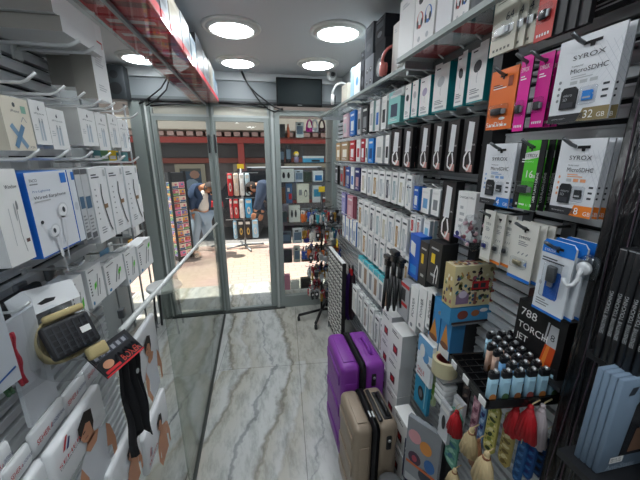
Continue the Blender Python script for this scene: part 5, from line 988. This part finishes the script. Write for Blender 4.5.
for i,(X,A,B,E) in enumerate(((-.455,(28,434),(63,397),(40,455)),(-.47,(62,396),(84,370),(72,412)),(-.485,(83,370),(99,350),(92,384)),(-.44,(3,472),(30,441),(12,492)),(-.45,(-18,470),(9,436),(-6,492)))):
    shirt_bag(['white bag flap lettered in red and navy directly above the tank top bag','white bag flap lettered in red and navy, second above beside the boxer pack','small white bag flap lettered in red and navy tucked under the belt','white bag flap lettered in red and navy at the bottom left','white bag flap lettered in red and navy cut by the left edge'][i],X,A,B,E,d_head,0,.012)
shirt_bag('plain white folded bag at the bottom left corner under the flaps',-.43,(12,500),(48,458),(30,540),lambda k,w,h:None)
# boxer pack
q=onx((117,352),-.375); y,z=q.y,q.z; w=.125; h=.075; t=thing('boxer_pack','black boxer shorts hanging under a dark card lettered BOXER','shorts',(-.375,y,z),LW-.35); k=MB(); k.box(-w/2,w/2,0,.004,-h/2,h/2,M('1b1c22',.4)); hb=-h/2
k.pr(-w*.5,w*.5,hb,hb+h*.06,RED); k.tv('BOXER',-w*.02,w*.46,hb+h*.1,M('d8564a',.45),3,h*.24); k.pr(-w*.46,w*.4,hb+h*.62,hb+h*.86,M('3a3d47',.4),2)
for i in range(6): k.pr(-w*.44+i*w*.14,-w*.36+i*w*.14,hb+h*.66,hb+h*.82,M('9a9ca4',.5),3)
k.pe(-w*.3,hb+h*.36,w*.12,h*.14,SKIN,3); k.pr(-w*.46,-w*.1,hb+h*.1,hb+h*.2,RED,3); o=k.build('header_card',t); o.rotation_euler=(-.75,0,0)
bm=bmesh.new(); bmesh.ops.create_grid(bm,x_segments=14,y_segments=14,size=.5); r=random.Random(3); zz=onx((134,447),-.375).z-z
for v in bm.verts:
    u,vv=v.co.x,v.co.y; wd=w*.70*(1-.18*(vv+.5)); L_=abs(zz)
    v.co=Vector((u*wd+w*.14+(.5-vv)*.012,-.004+.010*math.sin(u*19+vv*2)+.004*math.sin(vv*11),(vv-.5)*L_*(1-.10*math.cos(u*7))))
geo=bmesh.ops.solidify(bm,geom=bm.faces[:],thickness=.008); k=MB(); k.frombm(bm,M('101117',.75,bump=.15,bscale=300),True); k.build('folded_shorts',t); k=MB(); k.pe(w*.22,-.075,.006,.008,LGREY,1,8,0,-.024); k.build('badge',t)
lhook(104,352,-.43,'white prong hook carrying the boxer pack','hooks near the boxer pack')
for i,(px,py) in enumerate(((46,392),(91,348),(121,313))):
    q=onx((px,py),-.59); tag(MB().rbox(-.598,-.575,q.y-.016,q.y+.016,q.z-.02,q.z+.02,.004,M('6f7478',.3,.6),2).build('rail_clip'),['grey steel clip on the slat wall below the belt','grey steel clip on the slat wall beyond the belt','grey steel clip on the slat wall near the far bags'][i],'clip')
# =========================================================== WINDOW DISPLAY (right of the doors)
YD=3.24
t=thing('display_cabinet','glass-shelved display cabinet behind the window right of the doors','cabinet',(.515,YD+.14,0)); zs=[ony((300,y),YD).z for y in (137.5,162.5,182,203,222,243,262)]+[.13]
for z in zs: MB().box(-.25,.26,-.12,.16,z-.008,z,GLASSG).build('glass_shelf',t)
for sx in (-.29,.275): MB().box(sx-.006,sx+.006,-.12,.16,.0,1.99,M('8d9392',.4,.4)).build('side_frame',t)
r=random.Random(21)
def disp(px0,px1,py0,sh,name,label,cat,m,deco=None,d=.06,Y=YD):
    a=ony((px0,py0),Y); b_=ony((px1,py0),Y); z=zs[sh]+.001; h=max(.02,min(a.z-z,(zs[sh-1]-.012-z) if sh else 9)); w=b_.x-a.x; k=MB(); k.box(-w/2,w/2,0,d,0,h,m)
    if deco: deco(k,w,h)
    o=tag(k.build(name,None,((a.x+b_.x)/2,Y,z)),label,cat); return o
def two(k,w,h): k.pr(-w*.4,w*.4,h*.2,h*.75,M('6a7f93',.5)); k.pr(-w*.3,w*.1,h*.8,h*.9,INK)
def cam(k,w,h):
    for s in (-.25,.1): k.pe(s*w,h*.5,w*.1,h*.22,DARK); k.pr(s*w-w*.06,s*w+w*.06,h*.62,h*.74,BLACK,2)
disp(280,285,124,0,'accessory_box','dark accessory box on the top shelf of the window display','box',DARK); disp(296,303.5,122,0,'accessory_box','pale grey box on the top shelf of the window display','box',M('c9d0cf',.5),two)
def loop_obj(px,py,shelf,m,label,name='headphones'):
    a=ony((px,py),YD+.03); z=zs[shelf]+.001; hh=a.z-z; t=thing(name,label,'headphones',(a.x,YD+.03,z)); k=MB(); rr=.030; k.tube([(rr*math.cos(q),0,hh*.45+(hh*.5)*math.sin(q)) for q in [PI*i/12 for i in range(13)]],.009,m,8); k.build('headband',t)
    for s in (-1,1): 
        k=MB(); k.lathe([(.010,-.016),(.022,-.012),(.022,.012),(.010,.016)],m,16,(s*.016,0,hh*.42),'y'); k.build('ear_cup',t)
loop_obj(309.5,119,0,M('d838a0',.35),'magenta headphones on the top shelf of the window display'); loop_obj(314.8,119,0,M('e6e8ec',.35),'white headphones on the top shelf of the window display'); loop_obj(321.8,119,0,M('4a2a33',.4),'dark red-black headphones on the top shelf of the window display')
t=thing('bottle','slim orange bottle on the top shelf of the window display','bottle',(ony((288.5,130),YD).x,YD+.03,zs[0]+.001)); k=MB(); k.lathe([(.012,0),(.014,.01),(.014,.085),(.007,.11),(.007,.125)],M('d06a45',.4),14); k.build('body',t)
disp(279,284,148,1,'cable_pack','dark cable pack at the left of the second display shelf','pack',DARK,two); disp(285.5,291,145,1,'toy_box','black toy box on the second display shelf','box',M('2c2e33',.45),two)
t=thing('toy_figure','toy with yellow helmet and pale body on the second display shelf','toy',(ony((296.5,155),YD).x,YD+.02,zs[1]+.001)); k=MB(); k.lathe([(.02,0),(.026,.02),(.024,.05),(.012,.06)],M('9a8fb0',.45),14); k.build('body',t); k=MB(); k.ball((0,0,.083),.027,YELLOW,10); k.ball((0,-.014,.074),.02,M('e6dcc8',.5),8); k.build('helmet',t)
disp(303,324,156,1,'tool_set','light blue tool set box on the second display shelf','box',M('4fa6cf',.4),lambda k,w,h:(k.pr(-w*.5,w*.5,h*.65,h,PAPER),k.pr(-w*.1,w*.3,h*.1,h*.4,INK)))
disp(280,294,169,2,'camera_box','white box with two camera pictures on the third display shelf','box',M('dde2df',.5),cam); disp(295,303,170,2,'camera_box','grey-blue printed box on the third display shelf','box',M('b9c3cc',.5),two); disp(304,311,172,2,'charger_box','dark green box on the third display shelf','box',M('39453c',.5)); disp(313,323,171,2,'charger_box','white box with blue picture on the third display shelf','box',M('dfe6ea',.5),lambda k,w,h:k.pr(-w*.3,w*.4,h*.1,h*.6,M('2f7fc4',.4)))
disp(280,285,188,3,'cable_reel','orange and dark cable box on the fourth display shelf','box',M('6b4a35',.5)); disp(286,292,184,3,'case_box','blue and red patterned box on the fourth display shelf','box',M('476a94',.5),lambda k,w,h:(k.pr(-w*.1,w*.4,h*.2,h*.5,RED),k.pr(-w*.3,w*.1,h*.6,h*.8,PAPER))); disp(297,309,184,3,'headset_box','cream headset box with black headset picture on the fourth display shelf','box',M('e4e3d2',.5),lambda k,w,h:(k.pe(w*.22,h*.5,w*.13,h*.2,DARK),k.pe(w*.22,h*.47,w*.08,h*.14,M('e4e3d2',.5),2),k.pr(-w*.35,-w*.1,h*.4,h*.7,GREY))); disp(313,322,186,3,'camera_box','white box with teal picture on the fourth display shelf','box',M('e2e8ea',.5),lambda k,w,h:k.pr(-w*.4,w*.4,h*.35,h*.8,M('3f94b8',.4)))
disp(281,287,212,4,'gadget_box','dark teal box on the fifth display shelf','box',M('36474a',.5)); disp(289,300,206,4,'camera_box','white camera box with two lenses on the fifth display shelf','box',M('e2e4dd',.5),cam); disp(302,312,209,4,'gadget_box','grey box on the fifth display shelf','box',M('8f979a',.5),two); disp(314,323,210,4,'gadget_box','pale green box on the fifth display shelf','box',M('a9bda9',.5),two)
disp(281,291,232,5,'gadget_box','slate box on the sixth display shelf','box',M('56606a',.5),two); disp(293,302,229,5,'gadget_box','light box with blue print on the sixth display shelf','box',M('d5dade',.5),two); disp(304,313,233,5,'gadget_box','violet-blue box on the sixth display shelf','box',M('3f4690',.45)); disp(315,323,231,5,'gadget_box','white box at the right of the sixth display shelf','box',M('dfe2e4',.5),two)
disp(280,292,251,6,'storage_tub','dark grey tub on the low display shelf','tub',M('3b3f43',.5)); disp(294,300,247,6,'gadget_box','tall pale patterned box on the low display shelf','box',M('bfc3bb',.5),two); disp(302,312,252,6,'gadget_box','brownish box on the low display shelf','box',M('7a6252',.5),two); disp(314,323,250,6,'gadget_box','navy box on the low display shelf','box',M('2b3358',.5))
disp(281,290,276,7,'cloth_bundle','pink folded cloth at the bottom of the window display','cloth',M('d88aa6',.7)); disp(291,299,282,7,'cloth_bundle','white folded cloth at the bottom of the window display','cloth',M('dcdcd6',.7)); disp(301,311,279,7,'gadget_box','dark box at the bottom of the window display','box',M('3a3733',.5)); disp(313,323,281,7,'gadget_box','crimson box at the bottom of the window display','box',M('9a2438',.5))

# =========================================================== REVOLVING KEYRING STAND
SXk,SYk=.585,2.80; ztop=ony((319,192),SYk).z
t=thing('revolving_stand','black revolving stand on a castor base, hung with souvenir keyrings','stand',(SXk,SYk,0)); k=MB(); k.tube([(0,0,.075),(0,0,ztop)],.011,BLACK,10); k.build('pole',t)
tips=[onz((300,316),.05),onz((313,330),.05)]; angs=[math.atan2(q.y-SYk,q.x-SXk) for q in tips]; angs+=[angs[0]+PI,angs[1]+PI]
for a in angs:
    L_=.24; k=MB(); k.tube([(0,0,.085),(L_*math.cos(a),L_*math.sin(a),.062)],.014,BLACK,8); k.build('foot',t)
    k=MB(); k.lathe([(.016,-.012),(.023,-.010),(.023,.010),(.016,.012)],BLACK,14,(L_*math.cos(a),L_*math.sin(a),.0235),'x'); k.tube([(L_*math.cos(a),L_*math.sin(a),.04),(L_*math.cos(a),L_*math.sin(a),.062)],.007,DARK,6); k.build('castor',t)
tiers=[.36,.56,.76,.96,1.12]
for z in tiers:
    k=MB(); R=.15+.05*(z>.7); n=8
    for i in range(n): a=2*PI*i/n; k.tube([(0,0,z),(R*math.cos(a),R*math.sin(a),z),(R*1.08*math.cos(a),R*1.08*math.sin(a),z+.008)],.0025,BLACK,5)
    k.build('hook_ring',t)
p=ony((318.5,193),SYk); k=MB(); k.box(-.028,.028,-.002,.002,ztop,ztop+.05,YELLOW); k.lines(-.02,.018,ztop+.04,2,.014,M('6a5a12',.5),1); o=k.build('price_sign',t)
KC=[('silver',M('b9bcc0',.3,.8)),('red',M('b0303a',.4)),('blue',M('2f4f9a',.4)),('black',M('222226',.4)),('brass',M('a5803a',.35,.7)),('teal',M('2f8a95',.4)),('orange',M('cc6a30',.4)),('pearl',M('d8d4cc',.35))]
r=random.Random(31)
protos=[]
for nm_,m in KC:
    k=MB(); k.lathe([(.009,-.0008),(.0105,-.0008),(.0105,.0008),(.009,.0008),(.009,-.0008)],STEEL,12,(0,0,-.01),'y'); k.rbox(-.02,.02,-.005,.005,-.076,-.022,.004,m,2); k.pe(0,-.048,.011,.013,PAPER,1,8,0,-.005); k.ball((0,0,-.088),.014,m,6)
    protos.append(k)
used={}
for z in tiers:
    for i in range(16):
        for j in range(2 if z<.7 else 3):
            c=r.choice([0,0,0,1,2,3,3,4,5,6,7,7]); a=2*PI*(i+.5*j)/16; R=.07+.055*j; loc=(SXk+R*math.cos(a),SYk+R*math.sin(a),z-.003-.02*(i%2))
            nm_=KC[c][0]; lab=f'{nm_} souvenir keyring hanging on the black revolving stand'
            if c not in used: used[c]=tag(protos[c].build('keyring',None,loc,r.random()*3),lab,'keyring',f'{nm_} keyrings on the revolving stand')
            else: dup(used[c],loc,r.random()*3)
# boards and scarves by the end of the wall
Xb=.612; a=onx((329,249),Xb); b_=onx((343,263),Xb); zt=(a.z+b_.z)/2
t=thing('badge_board','upright black board covered with little white badges by the revolving stand','board',(Xb,(a.y+b_.y)/2,0),RW); w=abs(a.y-b_.y); k=MB(); k.box(-w/2,w/2,0,.02,.05,zt,M('1a1b1e',.5)); k.box(-w/2-.008,-w/2,-.004,.024,.0,zt+.01,STEEL); k.box(w/2,w/2+.008,-.004,.024,.0,zt+.01,BLACK); k.box(-w/2,w/2,-.004,.024,zt,zt+.01,PAPER); k.build('panel',t)
bp=None; nx=7; nz=14; r=random.Random(8); y0=(a.y+b_.y)/2
for i in range(nz):
    for j in range(nx):
        lx=-w/2+(j+.5)*w/nx+(.01 if i%2 else -.01)*w; z=.1+(zt-.14)*i/(nz-1)
        loc=(Xb-.0005,y0-lx,z)
        if bp is None:
            k=MB(); k.rbox(-w/nx*.3,w/nx*.3,-.008,0,-.017,.017,.003,M('cfcdc8',.45),2); k.pe(0,-.002,w/nx*.15,.008,M('55504c',.5),1,8,0,-.008); bp=tag(k.build('badge',None,loc,RW),'small white badge pinned on the upright black board','badge','white badges on the black board')
        else: dup(bp,loc,RW)
for i,(px,m,nm_) in enumerate(((345.5,M('24222a',.7),'black'),(349.5,M('57308a',.7),'violet'),(353,M('3a2430',.7),'dark plum'))):
    p=onx((px,268),.73); zb=onx((px,322),.73).z; t=thing('folding_umbrella',f'{nm_} folded umbrella hanging between the badge board and the packs','umbrella',(.73,p.y,zb)); hh=p.z-zb; k=MB(); k.lathe([(.012,0),(.028,hh*.1),(.03,hh*.5),(.022,hh*.85),(.01,hh*.9)],m,10); k.build('folded_canopy',t); k=MB(); k.tube([(0,0,hh*.89),(0,0,hh),(0,.01,hh+.02)],.007,BLACK,6); k.build('handle',t)
p=onx((350,273),.67); k=MB(); k.prism([(-.03,0),(.03,-.01),(.025,.035),(-.02,.03)],0,.012,RED); t=tag(k.build('red_pouch'),'little red pouch hanging above the violet umbrella','pouch'); put_r(t,.67,p.y,p.z)
p=onx((339,243),.68); k=MB(); k.prism([(-.03,-.03),(.02,-.035),(.03,.025),(-.02,.035)],0,.004,YELLOW); k.lines(-.02,.02,.02,2,.015,M('6a5a12',.5)); t=tag(k.build('price_sign'),'yellow price sign above the badge board','sign'); put_r(t,.66,p.y,p.z)

# =========================================================== OUTSIDE
def W(px,py,Y): return ony((px,py),Y)
# building over the road
YB=9.6; zz=lambda y,x=230: W(x,y,YB).z
t=thing('building','low shopfront over the road with red steel beam and grey shutters','building',(0,YB,0))
k=MB(); k.box(-8,8,.12,.4,-.2,6.0,M('6f6864',.85,var=.1,bscale=3)); k.build('wall',t)
k=MB(); k.box(-8,8,-.9,.12,zz(132),zz(121),M('b9b0a0',.7)); k.build('canopy_fascia',t)
k=MB()
for i in range(60): k.box(-7+i*.24,-7+i*.24+.16,-.5,.12,zz(137),zz(133),M('c2a49c',.7))
k.build('awning_slats',t)
k=MB(); k.box(-8,8,-.45,-.25,zz(143.5),zz(138),M('a8443c',.6)); k.build('steel_beam',t)
k=MB(); k.box(W(238.5,150,YB).x,W(244.5,150,YB).x,-.4,-.2,-.15,zz(140),M('a8443c',.6)); k.build('steel_column',t)
k=MB(); 
for i in range(9): k.box(-8,8,.06,.118,zz(157)-.0+i*(zz(145)-zz(157))/9,zz(157)+(i+.75)*(zz(145)-zz(157))/9,M('5c5a58',.6))
k.build('shutter_box',t); MB().box(-8,8,.0,.06,zz(163),zz(158),M('8a4a3c',.7)).build('timber_lintel',t)
for (pa,pb) in ((176,206),(234,272),(285,330),(120,160)):
    x0,x1=W(pa,180,YB).x,W(pb,180,YB).x; z0,z1=zz(205),zz(164); o=frame_rect(x0,x1,z0,z1,.12,.02,.1,M('a39b86',.7)).build('window',t); MB().box(x0+.12,x1-.12,.06,.08,z0+.12,z1-.12,M('57544a',.4)).build('pane',o)
    xm=(x0+x1)/2; k=MB(); k.pr(xm-.3,xm+.3,z0+.3,z1-.2,M('3f4f5f',.4),1,.058); k.pe(xm,z0+.6,.2,.18,M('8fa0ac',.5),2,10,0,.058); k.pe(xm+.1,z0+.9,.14,.12,M('a9806a',.5),2,8,0,.058); k.build('poster',o)
# cars
def car(label,x0,x1,y0,y1,zr,paint,flip=1):
    L_=x1-x0; zb=-.14; t=thing('car',label,'car',(x0,0,zb)); H_=zr-zb
    prof=[(0,.34),(.02*L_,.62*H_),(.04*L_,.66*H_),(.12*L_,H_*.97),(.2*L_,H_),(.55*L_,H_),(.72*L_,.66*H_),(.94*L_,.58*H_),(L_,.48*H_),(L_,.3),(.88*L_,.26),(.12*L_,.26)]
    k=MB(); k.prism(prof,y0,y1,paint); k.build('body',t)
    G=M('20262b',.12); k=MB(); k.prism([(.10*L_,.66*H_),(.15*L_,.92*H_),(.34*L_,.94*H_),(.34*L_,.66*H_)],y0-.01,y0+.01,G); k.prism([(.36*L_,.66*H_),(.36*L_,.94*H_),(.54*L_,.93*H_),(.66*L_,.66*H_)],y0-.01,y0+.01,G); k.build('side_windows',t)
    for f in (.17,.8):
        k=MB(); k.lathe([(.2,-.1),(.32,-.1),(.33,.0),(.32,.1),(.2,.1)],M('1a1a1b',.7),22,(f*L_,y0+.06,.33),'y'); k.lathe([(.19,-.06),(.08,-.09),(.0,-.095)],STEEL,16,(f*L_,y0+.06,.33),'y'); k.build('wheel',t)
    k=MB(); k.box(.3*L_,.34*L_,y0-.02,y0,.58*H_,.6*H_,STEEL); k.box(.52*L_,.56*L_,y0-.02,y0,.58*H_,.6*H_,STEEL); k.build('door_handle',t); k=MB(); k.box(.0,.06*L_,y0-.006,y0+.2,.5*H_,.57*H_,RED); k.build('tail_lamp',t)
    k=MB(); k.tube([(.18*L_,y0+.15,H_+.05),(.54*L_,y0+.15,H_+.05)],.02,M('c9ccce',.3,.7),6); k.box(.18*L_,.2*L_,y0+.13,y0+.17,H_*.99,H_+.05,DARK); k.box(.52*L_,.54*L_,y0+.13,y0+.17,H_*.99,H_+.05,DARK); k.build('roof_rail',t)
car('dark grey estate car parked across the road behind the toy stand',-.95,3.4,6.6,8.3,1.30,M('2f3236',.25,.3))
car('silver car parked over the road behind the bending man',-5.6,-1.35,6.7,8.3,1.25,M('b9bec2',.3,.4))

# toy stand
sx,sy=-.245,5.55; zt=W(240,168,sy).z
t=thing('toy_stand','chrome floor stand hung with red, white and blue toy bags outside the door','stand',(sx,sy,-.01)); k=MB(); k.tube([(0,0,.02),(0,0,zt)],.018,STEEL,8); k.build('pole',t)
for i in range(4): 
    a=i*PI/2+.3; k=MB(); k.tube([(0,0,.05),(.34*math.cos(a),.34*math.sin(a),.025)],.018,STEEL,6); k.build('foot',t)
k=MB(); k.box(-.055,.055,-.012,.012,zt-.0,zt+.075,YELLOW); k.build('sign',t)
rows=[(173,195,[(227,232.5,'red',RED),(233,238.5,'cream',M('e3cdb8',.5)),(239,244,'white',WHITE),(244.5,249.5,'silver',M('b9d0d8',.4))]),(198,217,[(229.5,232.5,'rose',M('d86a70',.5)),(233,238.5,'red',RED),(239,244,'white',WHITE),(244.5,252,'sky blue',M('3f9fd0',.5))]),(219,237,[(233,237,'pale blue',M('9fc8de',.5)),(237.5,244,'black and gold',M('25221f',.5)),(244.5,251,'black and orange',M('2b2320',.5)),(251.5,258,'ice blue',M('a9d3ea',.5))])]
for ri,(ya,yb,its) in enumerate(rows):
    za_=W(240,ya,sy).z; zb_=W(240,yb,sy).z; MB().box(W(226,ya,sy).x-sx,W(258,ya,sy).x-sx,-.06,-.05,za_+.01,za_+.02,CHROME).build('hanging_bar',t)
    for (a,b_,nm_,m) in its:
        xa,xb=W(a,ya,sy).x,W(b_,ya,sy).x; w=(xb-xa)*.92; h=za_-zb_; k=MB(); k.rbox(-w/2,w/2,-.03,.03,0,h,.02,m,2); k.pr(-w*.35,w*.35,h*.78,h*.92,M('e8e2d8',.5),1,-.03); k.pe(0,h*.4,w*.24,h*.2,M('d8b05a' if 'gold' in nm_ or 'orange' in nm_ else 'e9e4df',.5),1,10,0,-.03); k.pe(0,h*.4,w*.12,h*.1,m,2,8,0,-.03)
        tag(k.build('toy_bag',None,((xa+xb)/2,sy-.10,zb_)),f'{nm_} toy bag on the {["top","middle","bottom"][ri]} bar of the toy stand','bag','toy bags on the outdoor stand')
# postcard rack
px_=-1.19; py_=4.75
t=thing('postcard_rack','tall black two-sided rack of colourful postcards outside the left door','rack',(px_,py_,-.01)); ztp=W(177,172,py_).z
xa,xm,xb=W(163,210,py_).x-px_,W(175.5,210,py_).x-px_,W(186,210,py_).x-px_
k=MB(); k.prism([(xa,.10),(xm,-.06),(xb,.06),(xm+.03,.16)],.08,ztp,M('232528',.5),'z'); k.build('panel_core',t)
for q in ((xa-.016,.10),(xb+.016,.08),(xm,-.10)): MB().box(q[0]-.015,q[0]+.015,q[1]-.015,q[1]+.015,0,ztp+.02,BLACK).build('upright',t)
k=MB(); k.box(-.3,.3,.06,.1,.03,.07,STEEL); k.box(-.02,.02,-.2,.18,.03,.07,STEEL); k.build('base_cross',t)
k=MB(); k.box(xa+.0,xa+.03,-.01,.01,ztp,ztp+.14,YELLOW); k.box(xa-.05,xa+.06,-.012,.012,ztp+.1,ztp+.18,M('efb02a',.5)); k.build('sign',t)
PC=['c9607a','d8a24a','4a86a8','6a9a5a','b04a4a','e0c8b0','7a6aa8','d87aa0','3f5f8a','c98a5a']
r=random.Random(17); pm=[]
for c in PC:
    k=MB(); k.box(-.045,.045,-.003,.003,0,.085,M('e6e2da',.5)); k.pr(-.041,.041,.004,.081,M(c,.5),1,-.003); k.pr(-.041,.041,.004,.03,M(PC[(PC.index(c)+3)%10],.5),2,-.003); k.pe(.01,.05,.018,.015,M(PC[(PC.index(c)+5)%10],.5),3,8,0,-.003); pm.append(k)
pt={}; CNm=['rose','amber','steel blue','leaf green','brick red','sand','lavender','pink','dark blue','copper']
nz=int((ztp-.2)/.1)
for face,(A,B) in enumerate((((xa,.10),(xm,-.06)),((xm,-.06),(xb,.06)))):
    ax=Vector((B[0]-A[0],B[1]-A[1],0)); n=max(2,int(ax.length/.1)); rot=math.atan2(ax.y,ax.x); nrm=Vector((ax.y,-ax.x,0)).normalized()*.009
    for i in range(n):
        for j in range(nz):
            q=Vector((A[0],A[1],0))+ax*((i+.5)/n)+nrm; c=r.choice([0,7,4,5,1,5,6]) if face else r.choice([2,3,8,8,1,9,3,2,6])
            loc=(px_+q.x,py_+q.y,.15+j*.1); lab=f'{CNm[c]} picture postcard on the rack outside the left door'; g=f'{CNm[c]} postcards on the rack'
            if c not in pt: pt[c]=tag(pm[c].build('postcard',None,loc,rot),lab,'postcard',g)
            else: dup(pt[c],loc,rot)

# people
def skin(name,V,Ed,R,m,parent,lv=2):
    me=bpy.data.meshes.new(name); me.from_pydata([tuple(v) for v in V],Ed,[]); o=bpy.data.objects.new(name,me); COL.objects.link(o); o.modifiers.new('skin','SKIN'); sv=me.skin_vertices[0].data
    for i,rr in enumerate(R): sv[i].radius=(rr,rr)
    sv[0].use_root=True; s=o.modifiers.new('sub','SUBSURF'); s.levels=lv; s.render_levels=lv; me.materials.append(m); o.parent=parent
    for mod in o.modifiers:
        if mod.type=='SKIN': mod.use_smooth_shade=True
    return o
def person(label,base,J,jacket,shirt,trousers,shoe,hair):
    """J: joint name -> (x,y,z) relative to base"""
    t=thing('person',label,'person',base); v=lambda n: Vector(J[n])
    names=['pelvis','waist','chest','neck','head','top','shL','elL','haL','shR','elR','haR','hipL','knL','anL','toL','hipR','knR','anR','toR']
    ed=[(0,1),(1,2),(2,3),(3,4),(4,5),(2,6),(6,7),(7,8),(2,9),(9,10),(10,11),(0,12),(12,13),(13,14),(14,15),(0,16),(16,17),(17,18),(18,19)]
    rad=[.12,.115,.12,.05,.085,.06,.06,.042,.03,.06,.042,.03,.08,.055,.04,.03,.08,.055,.04,.03]
    skin('body',[v(n) for n in names],ed,rad,SKIN,t)
    # hands with five fingers
    for s in 'LR':
        h=v('ha'+s); d=(h-v('el'+s)).normalized(); sd=d.cross(Vector((0,1,0))).normalized(); V=[h]; E=[]; R=[.03]
        for f in range(5):
            off=sd*(-.03+.015*f); l=[.05,.075,.085,.078,.06][f]; a=h+d*.05+off; b_=a+d*l*.6; c=b_+d*l*.35+Vector((0,-.01,-.01)); i=len(V); V+= [a,b_,c]; R+=[.009,.0085,.007]; E+=[(0,i),(i,i+1),(i+1,i+2)]
        skin('hand',V,E,R,SKIN,t,1)
    ju=['waist','chest','neck','shL','elL','haL','shR','elR','haR']; V=[v('pelvis').lerp(v('waist'),.3)]+[v(n) for n in ('waist','chest')]+[v('chest').lerp(v('neck'),.85)]
    for s in 'LR': V+=[v('sh'+s),v('el'+s),v('el'+s).lerp(v('ha'+s),.85)]
    skin('jacket',V,[(0,1),(1,2),(2,3),(2,4),(4,5),(5,6),(2,7),(7,8),(8,9)],[.15,.165,.185,.13,.105,.075,.055,.105,.075,.055],jacket,t)
    if shirt:
        f=Vector(J['front'])*.085
        skin('shirt',[v('pelvis').lerp(v('waist'),.2)+f,v('waist')+f,v('chest')+f*1.2,v('chest').lerp(v('neck'),.6)+f*.6],[(0,1),(1,2),(2,3)],[.10,.10,.09,.04],shirt,t)
    V=[v('pelvis')]; 
    for s in 'LR': V+=[v('hip'+s),v('kn'+s),v('an'+s)]
    skin('trousers',V,[(0,1),(1,2),(2,3),(0,4),(4,5),(5,6)],[.145,.11,.085,.072,.11,.085,.072],trousers,t)
    for s in 'LR': skin('shoe',[v('an'+s)+Vector((0,0,-.02)),v('an'+s).lerp(v('to'+s),.5)+Vector((0,0,-.02)),v('to'+s)],[(0,1),(1,2)],[.058,.05,.042],shoe,t,1)
    c=v('head').lerp(v('top'),.6); ax=(v('top')-v('neck')).normalized(); fr=Vector(J['face']).normalized(); k=MB()
    bm=bmesh.new(); bmesh.ops.create_uvsphere(bm,u_segments=16,v_segments=10,radius=.108)
    bmesh.ops.delete(bm,geom=[q for q in bm.verts if q.co.dot(fr)>.045 and q.co.dot(ax)<.06],context='VERTS'); k.frombm(bm,hair,True,Matrix.Translation(c-fr*.012+ax*.012)); k.build('hair',t)
    sd=fr.cross(ax).normalized(); k=MB()
    for s in (-1,1): k.ball(c+fr*.083+sd*.032*s-ax*.005,.012,PAPER,6); k.ball(c+fr*.092+sd*.032*s-ax*.005,.007,HAIR,6)
    k.build('eyes',t); k=MB(); k.ball(c+fr*.098-ax*.03,.016,SKIN,8,(1,1,1.2)); k.build('nose',t); k=MB(); k.ball(c+fr*.084-ax*.062,.018,M('a5604f',.5),8,(1.1,1.1,.4)); k.build('mouth',t); k=MB()
    for s in (-1,1): k.ball(c+sd*.088*s-ax*.01,.022,SKIN,8,(.8,.8,1.2))
    k.build('ears',t)
    return t
def joints(P,Y,base,dy):
    o={}
    for n,(x,y) in P.items():
        if n in ('front','face'): o[n]=(x,y,0) if len((x,y))==2 else None; continue
        q=W(x,y,Y+dy.get(n,0)); o[n]=(q.x-base[0],q.y-base[1],q.z-base[2])
    return o
Y1=5.12; base=(W(201,256,Y1).x,Y1,-.01)
P=dict(pelvis=(200,213),waist=(200,204),chest=(199.5,193.5),neck=(204,187),head=(207.5,187.5),top=(212.5,190),shL=(194,190),elL=(189.5,203),haL=(193,212),shR=(204,191),elR=(207,203),haR=(206,213),hipL=(197,216),knL=(194.5,234),anL=(193,251.5),toL=(192,255),hipR=(204,216),knR=(208,233),anR=(211,249),toR=(214,252.5))
J=joints(P,Y1,base,dict(shL=-.12,elL=-.18,haL=-.16,shR=.12,elR=.12,haR=.1,hipL=-.06,knL=-.08,anL=-.08,toL=-.2,hipR=.06,knR=.08,anR=.05,toR=-.07,chest=0,head=-.08,neck=-.03,top=-.12)); J['front']=(.6,-.8,0); J['face']=(.35,-.5,-.8)
person('bending person in navy jacket, white shirt and pale jeans outside the left door',base,J,M('2a3f5c',.8),M('dcd5cc',.8),M('9fb3c4',.8),M('d8d4cc',.7),M('3a3230',.8))
Y2=5.1; base=(W(272,252,Y2).x,Y2,-.01)
P=dict(pelvis=(277,205),waist=(272,196),chest=(264.5,188),neck=(259,186),head=(255,186.5),top=(250,190),shL=(262.5,187),elL=(259.5,200),haL=(255,212),shR=(266,187),elR=(266,201),haR=(262,213),hipL=(275,208),knL=(273,226),anL=(274,247.5),toL=(269,251.5),hipR=(279,208),knR=(279,226),anR=(280,247),toR=(276,250.5))
J=joints(P,Y2,base,dict(shL=-.16,elL=-.18,haL=-.14,shR=.14,elR=.14,haR=.1,hipL=-.07,knL=-.07,anL=-.07,toL=-.1,hipR=.07,knR=.07,anR=.07,toR=.05)); J['front']=(-.5,-.2,-.8); J['face']=(-.4,-.35,-.85)
person('stooping person with dark hair reaching toward the toy stand',base,J,M('34435a',.8),M('d9b9a8',.8),M('2b2e38',.8),M('2a2a2a',.7),M('241c1a',.8))

# =========================================================== CAMERA
cd=bpy.data.cameras.new('camera'); co=bpy.data.objects.new('camera',cd); COL.objects.link(co); co.location=EYE
co.rotation_euler=Matrix((RT,UP,-FW)).transposed().to_euler(); cd.sensor_fit='HORIZONTAL'; cd.sensor_width=36; cd.lens=36*FPX/640; cd.clip_start=.02; cd.clip_end=200
SC.camera=co
vs=SC.view_settings; vs.view_transform='Standard'; vs.look='None'; vs.exposure=0.8; vs.gamma=1; vs.use_curve_mapping=False
SC.cycles.use_denoising=True; SC.cycles.max_bounces=10; SC.cycles.transparent_max_bounces=24
